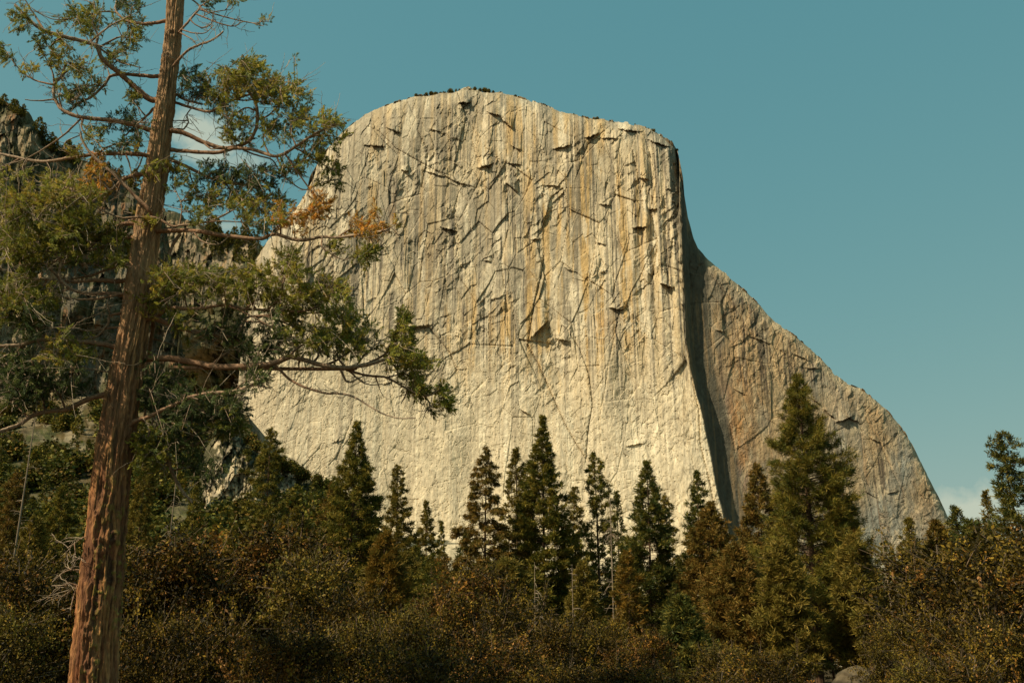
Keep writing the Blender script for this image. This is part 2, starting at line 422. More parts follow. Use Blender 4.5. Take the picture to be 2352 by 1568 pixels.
def face_c(U, V, sd):
    un = np.interp(V, NOSE[:, 0], NOSE[:, 1])
    S = (U - PW / 2) * 7500 / (V + 6255)
    wx = 26 * (fbm(S / 60, V / 160, 111, 3) - .5)
    C = np.broadcast_to(CREAM, U.shape + (3,)).copy()
    low = sst(700, 1020, V + 60 * (fbm(S / 80, V / 120, 112, 2) - .5) + .10 * (900 - U))
    # weathered grey in the upper part
    gm = 1.35 * gau(U, V, 880, 330, 190, 160) + .75 * gau(U, V, 1050, 480, 150, 170) + .55 * gau(U, V, 1230, 640, 120, 110) + .5 * gau(U, V, 1330, 330, 90, 90) \
        + .45 * gau(U, V, 800, 620, 150, 140) + .9 * sst(45, 6, sd) * (U < 1600) + .5 * gau(U, V, 1420, 700, 80, 60) + .3 * gau(U, V, 1060, 640, 90, 170)
    gn = fbm((S + wx) / 36, V / 80, 113, 5, .6)
    C = lerp(C, GREY, np.clip((gm * 1.55 + .12) * (.15 + 1.5 * sst(.34, .66, gn)) * (1 - .6 * low), 0, .92))
    # gold veils
    gd = .8 * gau(U, V, 1320, 520, 90, 260) + .7 * gau(U, V, 1420, 560, 60, 180) + .55 * gau(U, V, 1180, 760, 190, 130) + .6 * gau(U, V, 900, 540, 55, 120) \
        + .5 * gau(U, V, 1160, 330, 70, 100) + .5 * gau(U, V, 1390, 760, 50, 60) + .25
    gn = fbm((S + wx * .6) / 13, V / 260, 114, 4)
    C = lerp(C, GOLD, np.clip(gd * sst(.42, .72, gn) * 1.15 * (1 - .55 * low), 0, .85))
    # pale scars
    pn = fbm((S + wx) / 17, V / 75, 115, 3)
    C = lerp(C, PALE, np.clip(sst(.60, .74, pn) * .8 + low * .62 + .7 * gau(U, V, 1500, 420, 30, 160) * sst(.4, .6, pn) + .3 * gau(U, V, 1500, 1000, 140, 200), 0, .95))
    # orange lichen stain inside the grey
    C = lerp(C, RUST, np.clip(.45 * gau(U, V, 905, 500, 18, 55) * sst(.4, .6, fbm(S / 6, V / 50, 116, 3)) + .3 * gau(U, V, 1395, 745, 30, 30), 0, 1))
    # dark water streaks
    st = sst(.57, .70, fbm(S / 3.2, V / 260, 117, 3)) * sst(.36, .60, fbm((S + wx) / 38, V / 150, 118, 2))
    mid = np.exp(-((V - 560) / 330.) ** 2) + .2
    C = lerp(C, DARK, np.clip(st * .8 * mid * (1 - .45 * low), 0, .8))
    st = sst(.60, .70, fbm(S / 7.5, V / 420, 119, 3)) * mid
    C = lerp(C, GREY * .62, np.clip(st * .95, 0, .85))
    C = lerp(C, DARK, np.clip(.62 * gau(U, V, 985, 640, 13, 130) * sst(.3, .6, fbm(S / 4, V / 100, 120, 3)) + .4 * gau(U, V, 1380, 440, 24, 60) * sst(.4, .6, fbm(S / 4, V / 100, 121, 2)), 0, .7))
    # white water streaks on the apron
    st = sst(.60, .72, fbm(S / 3.5, V / 500, 122, 2)) * low
    C = lerp(C, (.70, .62, .44), np.clip(st * .8, 0, .8))
    # fine horizontal breaks of the diorite veins
    vein = sst(.035, .0, np.abs(fbm(S / 70 + V / 300, V / 34 + S / 160, 123, 3) - .5)) * sst(520, 700, V) * sst(1000, 800, V)
    C = lerp(C, PALE, np.clip(vein * .5, 0, .6))
    # ---- right of the nose
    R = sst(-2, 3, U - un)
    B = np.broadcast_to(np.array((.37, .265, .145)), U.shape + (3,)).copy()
    B = lerp(B, GREY * .72, np.clip(sst(.42, .68, fbm((S + wx) / 22, V / 60, 131, 4)) * 1.0, 0, .8))
    B = lerp(B, (.42, .31, .17), np.clip(.9 * gau(U, V, 1790, 900, 120, 120) + .7 * gau(U, V, 1950, 1090, 110, 130), 0, 1) * sst(.3, .6, fbm(S / 14, V / 150, 132, 3)))
    B = lerp(B, SLATE, np.clip(.9 * gau(U, V, 2060, 1090, 32, 190, 22) + .6 * gau(U, V, 1930, 1010, 40, 90) + .7 * sst(1120, 1230, V) + .5 * gau(U, V, 1880, 880, 60, 40), 0, .85) * (.4 + fbm(S / 20, V / 60, 133, 3)))
    B = lerp(B, RUST, np.clip(1.05 * gau(U, V, 1692, 950, 34, 110) * sst(.25, .55, fbm((S + wx) / 20, V / 50, 134, 4)) + .9 * gau(U, V, 1700, 1080, 18, 50) * sst(.3, .55, fbm(S / 9, V / 40, 138, 3)), 0, .85))
    B = lerp(B, (.16, .135, .115), np.clip(.9 * gau(U, V, 1657, 960, 22, 110) + .8 * gau(U, V, 1690, 1110, 34, 60, 30), 0, .75) * (.4 + fbm(S / 14, V / 30, 135, 3)))
    st = sst(.50, .66, fbm(S / 3.4, V / 170, 136, 3))
    B = lerp(B, (.085, .068, .05), np.clip(1.25 * st * (.9 * gau(U, V, 1780, 830, 110, 75) + .5 * gau(U, V, 1700, 720, 60, 80) + .9 * gau(U, V, 1925, 1040, 14, 90) + .9 * gau(U, V, 2025, 1080, 16, 90, 8) + .25), 0, .85))
    B = lerp(B, (.55, .44, .27), np.clip(sst(.58, .70, fbm(S / 9 + V / 60, V / 26, 137, 4)) * .45 + .5 * sst(22, 4, sd), 0, .7))
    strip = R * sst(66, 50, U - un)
    B = lerp(B, (.085, .080, .058), strip * .92)  # prow shadow deepened in the rock colour itself
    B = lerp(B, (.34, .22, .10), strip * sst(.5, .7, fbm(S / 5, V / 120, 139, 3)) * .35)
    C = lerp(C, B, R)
    # scree and brush below
    foot = np.interp(U, [500, 900, 1400, 1660, 1900, 2200], [1215, 1235, 1290, 1290, 1330, 1290])
    tal = sst(foot - 10, foot + 25, V)
    T = lerp(np.broadcast_to(np.array((.58, .50, .34)), C.shape), (.05, .055, .02), sst(.46, .54, fbm(U / 16, V / 8, 141, 4)) * np.where(U > 1700, .9, .35))
    T = lerp(T, (.25, .21, .14), .5 * (U > 1750))
    return lerp(C, T, tal)


tag(relief('granite_monolith', TOP, 530, 2420, 1200, 740, 1532, face_y, face_c, M_ROCK, 2.2, 600, 60, 3),
    'huge pale granite cliff face with a sharp dark shaded prow, glowing in the sun', kind='structure')

# ---- forested slope between the trees and the cliffs
HTOP = [(-500, 1100), (-200, 960), (0, 905), (150, 900), (240, 885), (300, 800), (340, 742), (400, 715), (480, 705), (540, 760), (560, 900), (580, 1010), (640, 1080), (720, 1112), (780, 1150),
        (850, 1210), (1000, 1290), (1200, 1350), (1500, 1400)]


def hill_depth(U, V):
    return 1150 * (170 / 1150.) ** (np.clip(V - 905, -200, 560) / 520.)


def hill_y(U, V, sd):
    y = np.minimum(hill_depth(U, V), 1150 + 3.5 * np.clip(905 - V, 0, 200))
    m_ = sst(330, 500, U) * sst(1040, 900, V); y = y * (1 - m_) + 1850 * m_
    v1, _ = worley(U / 26 + V / 60, V / 16, 155, 1.4)
    return y * (1 + .06 * (fbm(U / 60, V / 40, 151, 4) - .5) + .012 * (v1 - .5) * sst(.3, .7, rocky(U, V)) + .012 * (fbm(U / 9, V / 6, 156, 3) - .5)) + 20 * np.exp(-sd / 8)


def rocky(U, V):
    return np.clip(1.0 * gau(U, V, 150, 1010, 45, 40, -30) + 1.0 * gau(U, V, 200, 930, 26, 45) + .6 * gau(U, V, 90, 960, 40, 25) + .5 * gau(U, V, 400, 760, 60, 30) + .5 * gau(U, V, 500, 800, 30, 60) + .25, 0, 1) * sst(.40, .60, fbm(U / 14, V / 12, 153, 4))


def hill_c(U, V, sd):
    C = lerp(np.broadcast_to(np.array((.055, .058, .02)), U.shape + (3,)), (.085, .06, .022), sst(.4, .6, fbm(U / 30, V / 25, 152, 4)))
    return lerp(C, (.20, .16, .095), np.clip(rocky(U, V) * 1.2, 0, 1))


tag(relief('hillside', HTOP, -500, 1500, 560, 300, 1560, hill_y, hill_c, M_SLOPE, 5, 60, 100, 7),
    'steep brush covered slope below the cliffs', kind='structure')

# ---- dark cliff on the left
LTOP = [(-500, 760), (-300, 560), (-120, 330), (-50, 236), (0, 222), (30, 240), (65, 256), (86, 290), (108, 318), (135, 338), (158, 350), (205, 372), (259, 392), (300, 412), (318, 434), (350, 458), (374, 474), (396, 600),
        (410, 720), (420, 800)]


def left_y(U, V, sd):
    S = (U - PW / 2) * 7500 / (V + 6255)
    e = np.interp(V, [200, 400, 600, 900, 1300], [60, 95, 140, 150, 150]) + 20 * (fbm(V / 40, V * 0, 161, 3) - .5)
    Y = np.where(U > e, 1120 + .15 * (U - e), 1120 + .12 * (U - e))
    D = 40 * (fbm(S / 60, V / 100, 162, 3) - .5)
    v1, _ = worley(S / 36, V / 62, 163, 1.8); D += 8 * (v1 - .5)
    v2, _ = worley(S / 13 + V / 300, V / 40, 164, 1.6); D += 3.2 * (v2 - .5)
    v3, _ = worley(S / 6, V / 15, 165, 1.6); D += 2.2 * (v3 - .5)
    D += 4 * (fbm(S / 7, V / 40, 166, 4) - .5)
    return Y - D + .03 * (900 - V) + 18 * np.exp(-sd / 14)


def left_c(U, V, sd):
    S = (U - PW / 2) * 7500 / (V + 6255)
    C = np.broadcast_to(np.array((.29, .235, .145)), U.shape + (3,)).copy()
    C = lerp(C, (.30, .22, .12), sst(.5, .65, fbm(S / 16, V / 80, 171, 3)) * .8)
    C = lerp(C, (.10, .093, .07), np.clip(sst(.45, .62, fbm(S / 14, V / 60, 172, 4)) * .7 + .55 * sst(120, 160, U), 0, .85))  # dark rock patches, plus painted shade over the wall right of the edge
    C = lerp(C, (.36, .16, .06), sst(.60, .68, fbm(S / 12, V / 40, 173, 3)) * .5)
    veg = sst(.47, .57, fbm(U / 16, V / 10, 174, 4) + .25 * np.exp(-sd / 16) + .10 * gau(U, V, 60, 420, 60, 60))
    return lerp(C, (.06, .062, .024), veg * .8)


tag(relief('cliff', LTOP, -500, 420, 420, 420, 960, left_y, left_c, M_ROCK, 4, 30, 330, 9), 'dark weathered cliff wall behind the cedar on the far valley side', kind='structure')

# ---- lit columns in the gap
GTOP = [(280, 470), (372, 476), (400, 486), (440, 505), (480, 524), (508, 532), (560, 540), (600, 556), (700, 640), (720, 700)]


def gap_y(U, V, sd):
    S = (U - PW / 2) * 7500 / (V + 6255)
    Y = 2000 + .10 * (900 - V) - .3 * (U - 450)
    D = 24 * (fbm(S / 34, V / 90, 182, 3) - .5)
    v1, _ = worley(S / 18, V / 45, 183, 1.8); D += 9 * (v1 - .5)
    v2, _ = worley(S / 7, V / 26, 184, 1.6); D += 4 * (v2 - .5)
    D += 46 * sst(600, 616, V + 6 * vn(U / 14, U * 0, 3)) * sst(470, 500, U)
    return Y - D + 60 * np.exp(-sd / 12)


def gap_c(U, V, sd):
    S = (U - PW / 2) * 7500 / (V + 6255)
    C = np.broadcast_to(np.array((.30, .235, .145)), U.shape + (3,)).copy()
    C = lerp(C, (.15, .13, .095), sst(.48, .62, fbm(S / 6, V / 70, 185, 3)) * .8)
    C = lerp(C, (.44, .25, .11), sst(.60, .70, fbm(S / 9, V / 30, 186, 3)) * .5)
    veg = sst(.52, .60, fbm(U / 12, V / 8, 187, 4) + .4 * sst(650, 760, V) + .18 * np.exp(-sd / 12))
    return lerp(C, (.04, .045, .018), veg * .9)


tag(relief('far_cliff', GTOP, 280, 720, 300, 260, 950, gap_y, gap_c, M_ROCK, 4, 500, 50, 13), 'row of sunlit rock columns in the gap between the two big cliffs', kind='structure')

# ---- rock knob in front of the face
KTOP = [(455, 1120), (470, 1030), (490, 1000), (520, 990), (548, 992), (574, 1010), (588, 1032), (596, 1052), (640, 1066), (690, 1088), (735, 1110), (770, 1140), (810, 1180), (860, 1240), (900, 1300)]


def knob_y(U, V, sd):
    Y = 425 + np.interp(U, [450, 500, 592, 640, 700, 900], [8, 0, 3, 9, 16, 30]) + .10 * (1150 - V)
    v1, _ = worley(U / 24 + V / 90, V / 60, 191, 1.8); D = 4.2 * (v1 - .5)
    v2, _ = worley(U / 10 + V / 60, V / 30, 192, 1.6); D += 1.9 * (v2 - .5)
    v3, _ = worley(U / 5, V / 9, 193, 1.6); D += .8 * (v3 - .5)
    D += 1.6 * (fbm(U / 9, V / 14, 194, 4) - .5)
    D = ledge(U, V, D, [(530, 1010), (515, 1050), (500, 1075)], 4, 8)
    D = ledge(U, V, D, [(560, 1120), (530, 1150), (515, 1180)], 5, 7)
    D = ledge(U, V, D, [(560, 1000), (562, 1080), (556, 1160), (560, 1210)], 3, 5)
    return Y - D + 14 * np.exp(-sd / 12)


def knob_c(U, V, sd):
    C = np.broadcast_to(np.array((.50, .41, .26)), U.shape + (3,)).copy()
    C = lerp(C, (.20, .17, .12), sst(.45, .62, fbm(U / 12, V / 30, 195, 4)) * .8)
    veg = sst(.50, .58, fbm(U / 9, V / 9, 197, 4) + .45 * np.exp(-sd / 12) - .03)
    return lerp(C, (.045, .045, .017), veg * .9)


tag(relief('rock_knob', KTOP, 455, 900, 330, 240, 1360, knob_y, knob_c, M_ROCK, 4, 120, 40, 17), 'cracked grey rock knob with brush on its top, standing before the pale face', kind='structure')
#==END_STRUCT==
# ------------------------------------------------------------------ plant building blocks
def unit(a):
    return a / (np.linalg.norm(a, axis=-1, keepdims=True) + 1e-9)


def smooth_path(P, n):
    P = np.asarray(P, float)
    if len(P) == 2: P = np.array([P[0], (P[0] + P[1]) / 2, P[1]])
    Q = np.concatenate([[2 * P[0] - P[1]], P, [2 * P[-1] - P[-2]]])
    o = []
    for i in range(1, len(Q) - 2):
        a, b, c, d = Q[i - 1], Q[i], Q[i + 1], Q[i + 2]
        for t in np.arange(n) / n:
            o.append(.5 * (2 * b + (c - a) * t + (2 * a - 5 * b + 4 * c - d) * t * t + (3 * b - 3 * c + d - a) * t ** 3))
    o.append(P[-1])
    return np.array(o)


def tube(col, P, R, k=5, color=(1, 1, 1), rng=None, rough=0.):
    P = np.asarray(P, float); n = len(P)
    R = np.broadcast_to(np.asarray(R, float), (n,))
    T = unit(np.gradient(P, axis=0))
    ref = np.array((0, 0, 1.)) if abs(T[:, 2]).mean() < .8 else np.array((0, 1., 0))
    A = unit(np.cross(T, ref)); B = np.cross(T, A)
    an = np.arange(k) * 2 * math.pi / k
    rr = R[:, None] * np.ones((1, k))
    if rng is not None and rough: rr = rr * (1 + rough * (rng.rand(n, k) - .5))
    V = P[:, None] + rr[..., None] * (np.cos(an)[None, :, None] * A[:, None] + np.sin(an)[None, :, None] * B[:, None])
    idx = np.arange(n * k).reshape(n, k); nx = np.roll(idx, -1, 1)
    F = np.stack([idx[:-1], nx[:-1], nx[1:], idx[1:]], -1).reshape(-1, 4)
    col.add(V.reshape(-1, 3), F, color if np.ndim(color) == 1 else np.repeat(color, k, 0))


def blades(col, P, D, L, W, C, rng, mid=.5):
    """thin diamond shaped leaves"""
    n = len(P); D = unit(D)
    S = unit(np.cross(D, rng.normal(size=(n, 3)))) * (np.broadcast_to(W, (n,)) / 2)[:, None]
    L = np.broadcast_to(L, (n,))[:, None]
    V = np.stack([P, P + D * L * mid + S, P + D * L, P + D * L * mid - S], 1).reshape(-1, 3)
    F = np.arange(n * 4).reshape(n, 4)
    col.add(V, F, np.repeat(np.broadcast_to(C, (n, 3)), 4, 0))


def palette(rng, n, cols, wts=None):
    cols = np.array(cols); i = rng.choice(len(cols), n, p=wts)
    return cols[i] * (.8 + .4 * rng.rand(n, 1))


PINE = [(.072, .078, .012), (.16, .14, .020), (.25, .185, .028)]
OLIVE = [(.12, .10, .016), (.19, .145, .024), (.23, .16, .028)]
BROWN = [(.17, .11, .020), (.22, .125, .024), (.12, .095, .018)]
RUSTY = [(.22, .12, .016), (.18, .115, .018), (.14, .105, .018)]
DEEP = [(.050, .065, .015), (.10, .100, .018), (.17, .14, .024)]


def conifer(name, H, R, seed, cols, nbr=100, base=.06, power=.8, droop=.25, up=.35, dens=3.2, K=9, bl=.42, bw=.075, ragged=.5, hang=0., trunk_r=None, full=1., bare=0., cone=1.75):
    rng = np.random.RandomState(seed)
    root = empty(name)
    tr = Col(); cr = Col()
    r0 = trunk_r or H * .0075
    hz = np.linspace(0, 1, 14)
    cx = .12 * (fbm(hz * 3, hz * 0, seed, 2) - .5) * H * .06; cy = .12 * (fbm(hz * 3, hz * 0 + 9, seed, 2) - .5) * H * .06
    TP = np.stack([cx, cy, hz * H], 1)
    tube(tr, TP, r0 * (1 - hz) ** .8 + .02, 9, (.11, .065, .038), rng, .2)
    PP = []; DD = []; SC = []
    for i in range(nbr):
        t = (i + rng.rand()) / nbr
        f = base + (1 - base) * t ** .92
        h = f * H
        az = i * 2.39996 + rng.normal() * .5
        prof = min(1, (1 - f) * cone) ** power * .98 + .02
        low = sst(base - .02, base + .16, f) * .5 + .5
        lump = .45 + 1.1 * vn(np.array(f * 9 + seed), np.array(az / 6.283 * 4 % 4), seed)
        L = max(.25, R * prof * low * ((1 - ragged) + ragged * lump * (.6 + .7 * rng.rand())))
        if rng.rand() < bare: L *= .4
        q = np.linspace(0, 1, 7)
        o = np.array((math.cos(az), math.sin(az), 0)); sd_ = np.array((-o[1], o[0], 0))
        upk = up * (1.2 if f > .7 else .55)
        bend = rng.normal() * .12
        BP = np.array((np.interp(f, hz, cx), np.interp(f, hz, cy), h)) + o * (L * q)[:, None] + sd_ * (L * bend * q * q)[:, None] \
            + np.array((0, 0, 1.)) * (L * (upk * q - (droop + upk * .4) * q ** 1.6 + .18 * q ** 4))[:, None]
        tube(tr, BP, np.linspace(max(.018, L * .016), .008, 7), 3, (.13, .085, .055))
        nt_ = max(3, int(L * dens * full))
        qq = rng.uniform(.22, 1.0, nt_) ** .75
        lat = rng.uniform(-1, 1, nt_) * L * .26 * (1.15 - qq)
        p = np.stack([np.interp(qq, q, BP[:, j]) for j in range(3)], 1) + sd_ * lat[:, None] + np.array((0, 0, 1.)) * (rng.normal(size=nt_) * L * .03)[:, None]
        d = o * .7 + sd_ * (np.sign(lat) * .5)[:, None] + np.array((0, 0, .35 - hang)) + rng.normal(size=(nt_, 3)) * .2
        PP.append(p); DD.append(d); SC.append(np.full(nt_, .75 + .35 * min(1, L / 2.)))
    # leader
    nl = 14
    PP.append(np.stack([np.full(nl, cx[-1]), np.full(nl, cy[-1]), H * rng.uniform(.93, 1.0, nl)], 1) + rng.normal(size=(nl, 3)) * .05)
    DD.append(rng.normal(size=(nl, 3)) * .5 + (0, 0, .9)); SC.append(np.full(nl, .8))
    P = np.concatenate(PP); D = unit(np.concatenate(DD)); S = np.concatenate(SC)
    tc_ = palette(rng, len(P), cols)
    P = np.repeat(P, K, 0); D = np.repeat(D, K, 0); S = np.repeat(S, K)
    C = np.repeat(tc_, K, 0) * (.8 + .4 * rng.rand(len(P), 1))
    D2 = D * .75 + rng.normal(size=P.shape) * .55 + np.array((0, 0, -hang))
    blades(cr, P + rng.normal(size=P.shape) * .10 * S[:, None], D2, bl * S * (.6 + .8 * rng.rand(len(P))), bw * (1 + rng.rand(len(P)) * .6), C, rng, .45)
    tr.build('trunk', M_WOOD, root)
    cr.build('crown', M_NEEDLE, root)
    return root


def snag(name, H, seed, nbr=26, L0=2., lean=0., arch=.6, frm=.2, color=(.24, .18, .12), side=0, r0=None, to=1.):
    rng = np.random.RandomState(seed)
    root = empty(name); tr = Col(); brs = []
    hz = np.linspace(0, 1, 10)
    TP = np.stack([lean * hz * H, hz * 0, hz * H], 1)
    tube(tr, TP, (r0 or H * .0055) * (1 - .85 * hz) + .01, 7, color, rng, .2)
    for i in range(nbr):
        f = rng.uniform(frm, to); az = rng.rand() * 6.283
        if side: az = rng.normal() * .9 + (0 if side > 0 else math.pi)
        L = L0 * (1.1 - f) * rng.uniform(.5, 1.2) + .2
        o = np.array((math.cos(az), math.sin(az), 0)); q = np.linspace(0, 1, 7)
        P = np.array((lean * f * H, 0, f * H)) + o * (L * q)[:, None] + np.array((0, 0, 1.)) * (L * (.35 * q - arch * q ** 2.2))[:, None] + np.cumsum(rng.normal(size=(7, 3)) * .02 * L, 0)
        br = Col(); brs.append(br)
        tube(br, P, np.linspace(.028, .008, 7), 3, np.array(color) * 1.4)
        for k in range(2):
            j = rng.randint(2, 6); d = unit(o + rng.normal(size=3) * .8)
            q3 = np.linspace(0, 1, 4)[:, None]
            tube(br, P[j] + d * q3 * L * .3 - np.array((0, 0, .1)) * q3 ** 2 * L, (.012, .010, .008, .006), 3, np.array(color) * 1.4)
    tr.build('trunk', M_DEAD, root)
    for br in brs: br.build('branch', M_DEAD, root)
    return root


OAKC = [(.022, .017, .004), (.080, .056, .008), (.18, .115, .014), (.20, .092, .015), (.34, .17, .055)]
OAKW = [.33, .33, .24, .08, .02]


def leafy(name, H, R, seed, n=12000, leaf=.075, cols=OAKC, wts=OAKW, blobs=34, twigs=60, mat=None, elong=.42, low=.1):
    """broadleaf shrub or small oak: many leaf sprays on lumpy masses, stems inside"""
    rng = np.random.RandomState(seed)
    root = empty(name); st = Col(); lf = Col()
    cen = []; rad = []
    for i in range(blobs):
        a = rng.rand() * 6.283; zz = rng.uniform(low, .86)
        rr = R * .66 * math.sqrt(rng.rand()) * math.sqrt(max(.1, 1 - (zz - .25) ** 2 * 1.5))
        cen.append((rr * math.cos(a), rr * math.sin(a), zz * H)); rad.append(rng.uniform(.10, .27) * min(R, H))
    cen.append((0, 0, H * .8)); rad.append(.3 * min(R, H) * .8)
    cen = np.array(cen); rad = np.array(rad)
    top = (cen[:, 2] + rad * .8).max(); cen[:, 2] *= H / top
    for c, r in zip(cen, rad):
        m = c * (.45, .45, .5) + rng.normal(size=3) * .12 * R
        m[2] = abs(m[2])
        tube(st, smooth_path([(rng.normal() * .1, rng.normal() * .1, -.2), m, c], 4), np.linspace(.035, .012, 9) * (1 + H / 6), 4, (.12, .09, .06))
    cen_n = len(cen); ns = n // 7
    b = rng.choice(len(cen), ns, p=rad ** 2 / (rad ** 2).sum())
    d = unit(rng.normal(size=(ns, 3))); rr = rad[b] * rng.uniform(.5, 1.1, ns) * (.75 + .5 * vn(d[:, 0] * 2 + b * 3.1, d[:, 2] * 2 + d[:, 1], seed))
    P = cen[b] + d * rr[:, None] * (1, 1, .8)
    P = P[P[:, 2] > 0]; d = d[:len(P)]; ns = len(P)
    d = unit(rng.normal(size=(ns, 3)) + (0, 0, .3))
    tc_ = palette(rng, ns, cols, wts) * (.4 + 1.2 * rng.rand(len(cen), 1)[b[:ns]] ** 1.3)
    P7 = np.repeat(P, 7, 0) + rng.normal(size=(ns * 7, 3)) * leaf * 1.25
    D7 = np.repeat(d, 7, 0) * .5 + rng.normal(size=(ns * 7, 3))
    C7 = np.repeat(tc_, 7, 0) * (.86 + .28 * rng.rand(ns * 7, 1))
    L = leaf * (.6 + .8 * rng.rand(ns * 7))
    blades(lf, P7, D7, L, L * elong * 1.2, C7, rng, .5)
    for i in range(170 if n > 5000 else 0):                # leafy shoots that break the outline
        k = rng.randint(len(cen)); d = unit(rng.normal(size=3) * (1, 1, .7) + (0, 0, .7)); ln = rng.uniform(.35, .95) * (.5 + R * .18)
        p0 = cen[k] + d * rad[k] * .7; q = np.linspace(0, 1, 5)[:, None]
        sh_ = p0 + d * q * ln + rng.normal(size=3) * q ** 2 * .12
        tube(st, sh_, np.linspace(.012, .005, 5), 3, (.16, .11, .07))
        m_ = int(ln * 42); tt = rng.uniform(.1, 1.05, m_)
        bp = p0 + d * (tt * ln)[:, None] + rng.normal(size=(m_, 3)) * leaf * .55
        cc = palette(rng, 1, cols, wts)[0] * rng.uniform(.7, 1.6)
        Lq = leaf * (.6 + .7 * rng.rand(m_))
        blades(lf, bp, d + rng.normal(size=(m_, 3)) * .9, Lq, Lq * elong * 1.2, cc * (.7 + .6 * rng.rand(m_, 1)), rng, .5)
    for i in range(twigs):
        k = rng.randint(len(cen)); d = unit(rng.normal(size=3) + (0, 0, .25))
        p0 = cen[k] + d * rad[k] * .35; p1 = cen[k] + d * rad[k] * rng.uniform(.9, 1.3)
        mid_ = (p0 + p1) / 2 + rng.normal(size=3) * .12 * rad[k]
        tube(st, smooth_path([p0, mid_, p1 + rng.normal(size=3) * .1 * rad[k]], 3), np.linspace(.014, .006, 7) * (.6 + H / 10), 3, (.20, .15, .10))
    st.build('stems', M_DEAD, root)
    lf.build('foliage', mat or M_LEAF, root)
    return root


# ------------------------------------------------------------------ named trees of the middle distance
def place(o, u, v, Y, v_base=None):
    """base of the thing on the ground below pixel (u, v) of its top, at depth Y"""
    p = at(u, v, Y)
    o.location = (p[0], Y, -.4)
    return o


def size_of(u, v, Y, hw):
    p = at(u, v, Y); q = at(u + hw, 1300, Y)
    return p[2] + .4, q[0] - at(u, 1300, Y)[0]


G1 = 'conifers standing before the pale granite face'
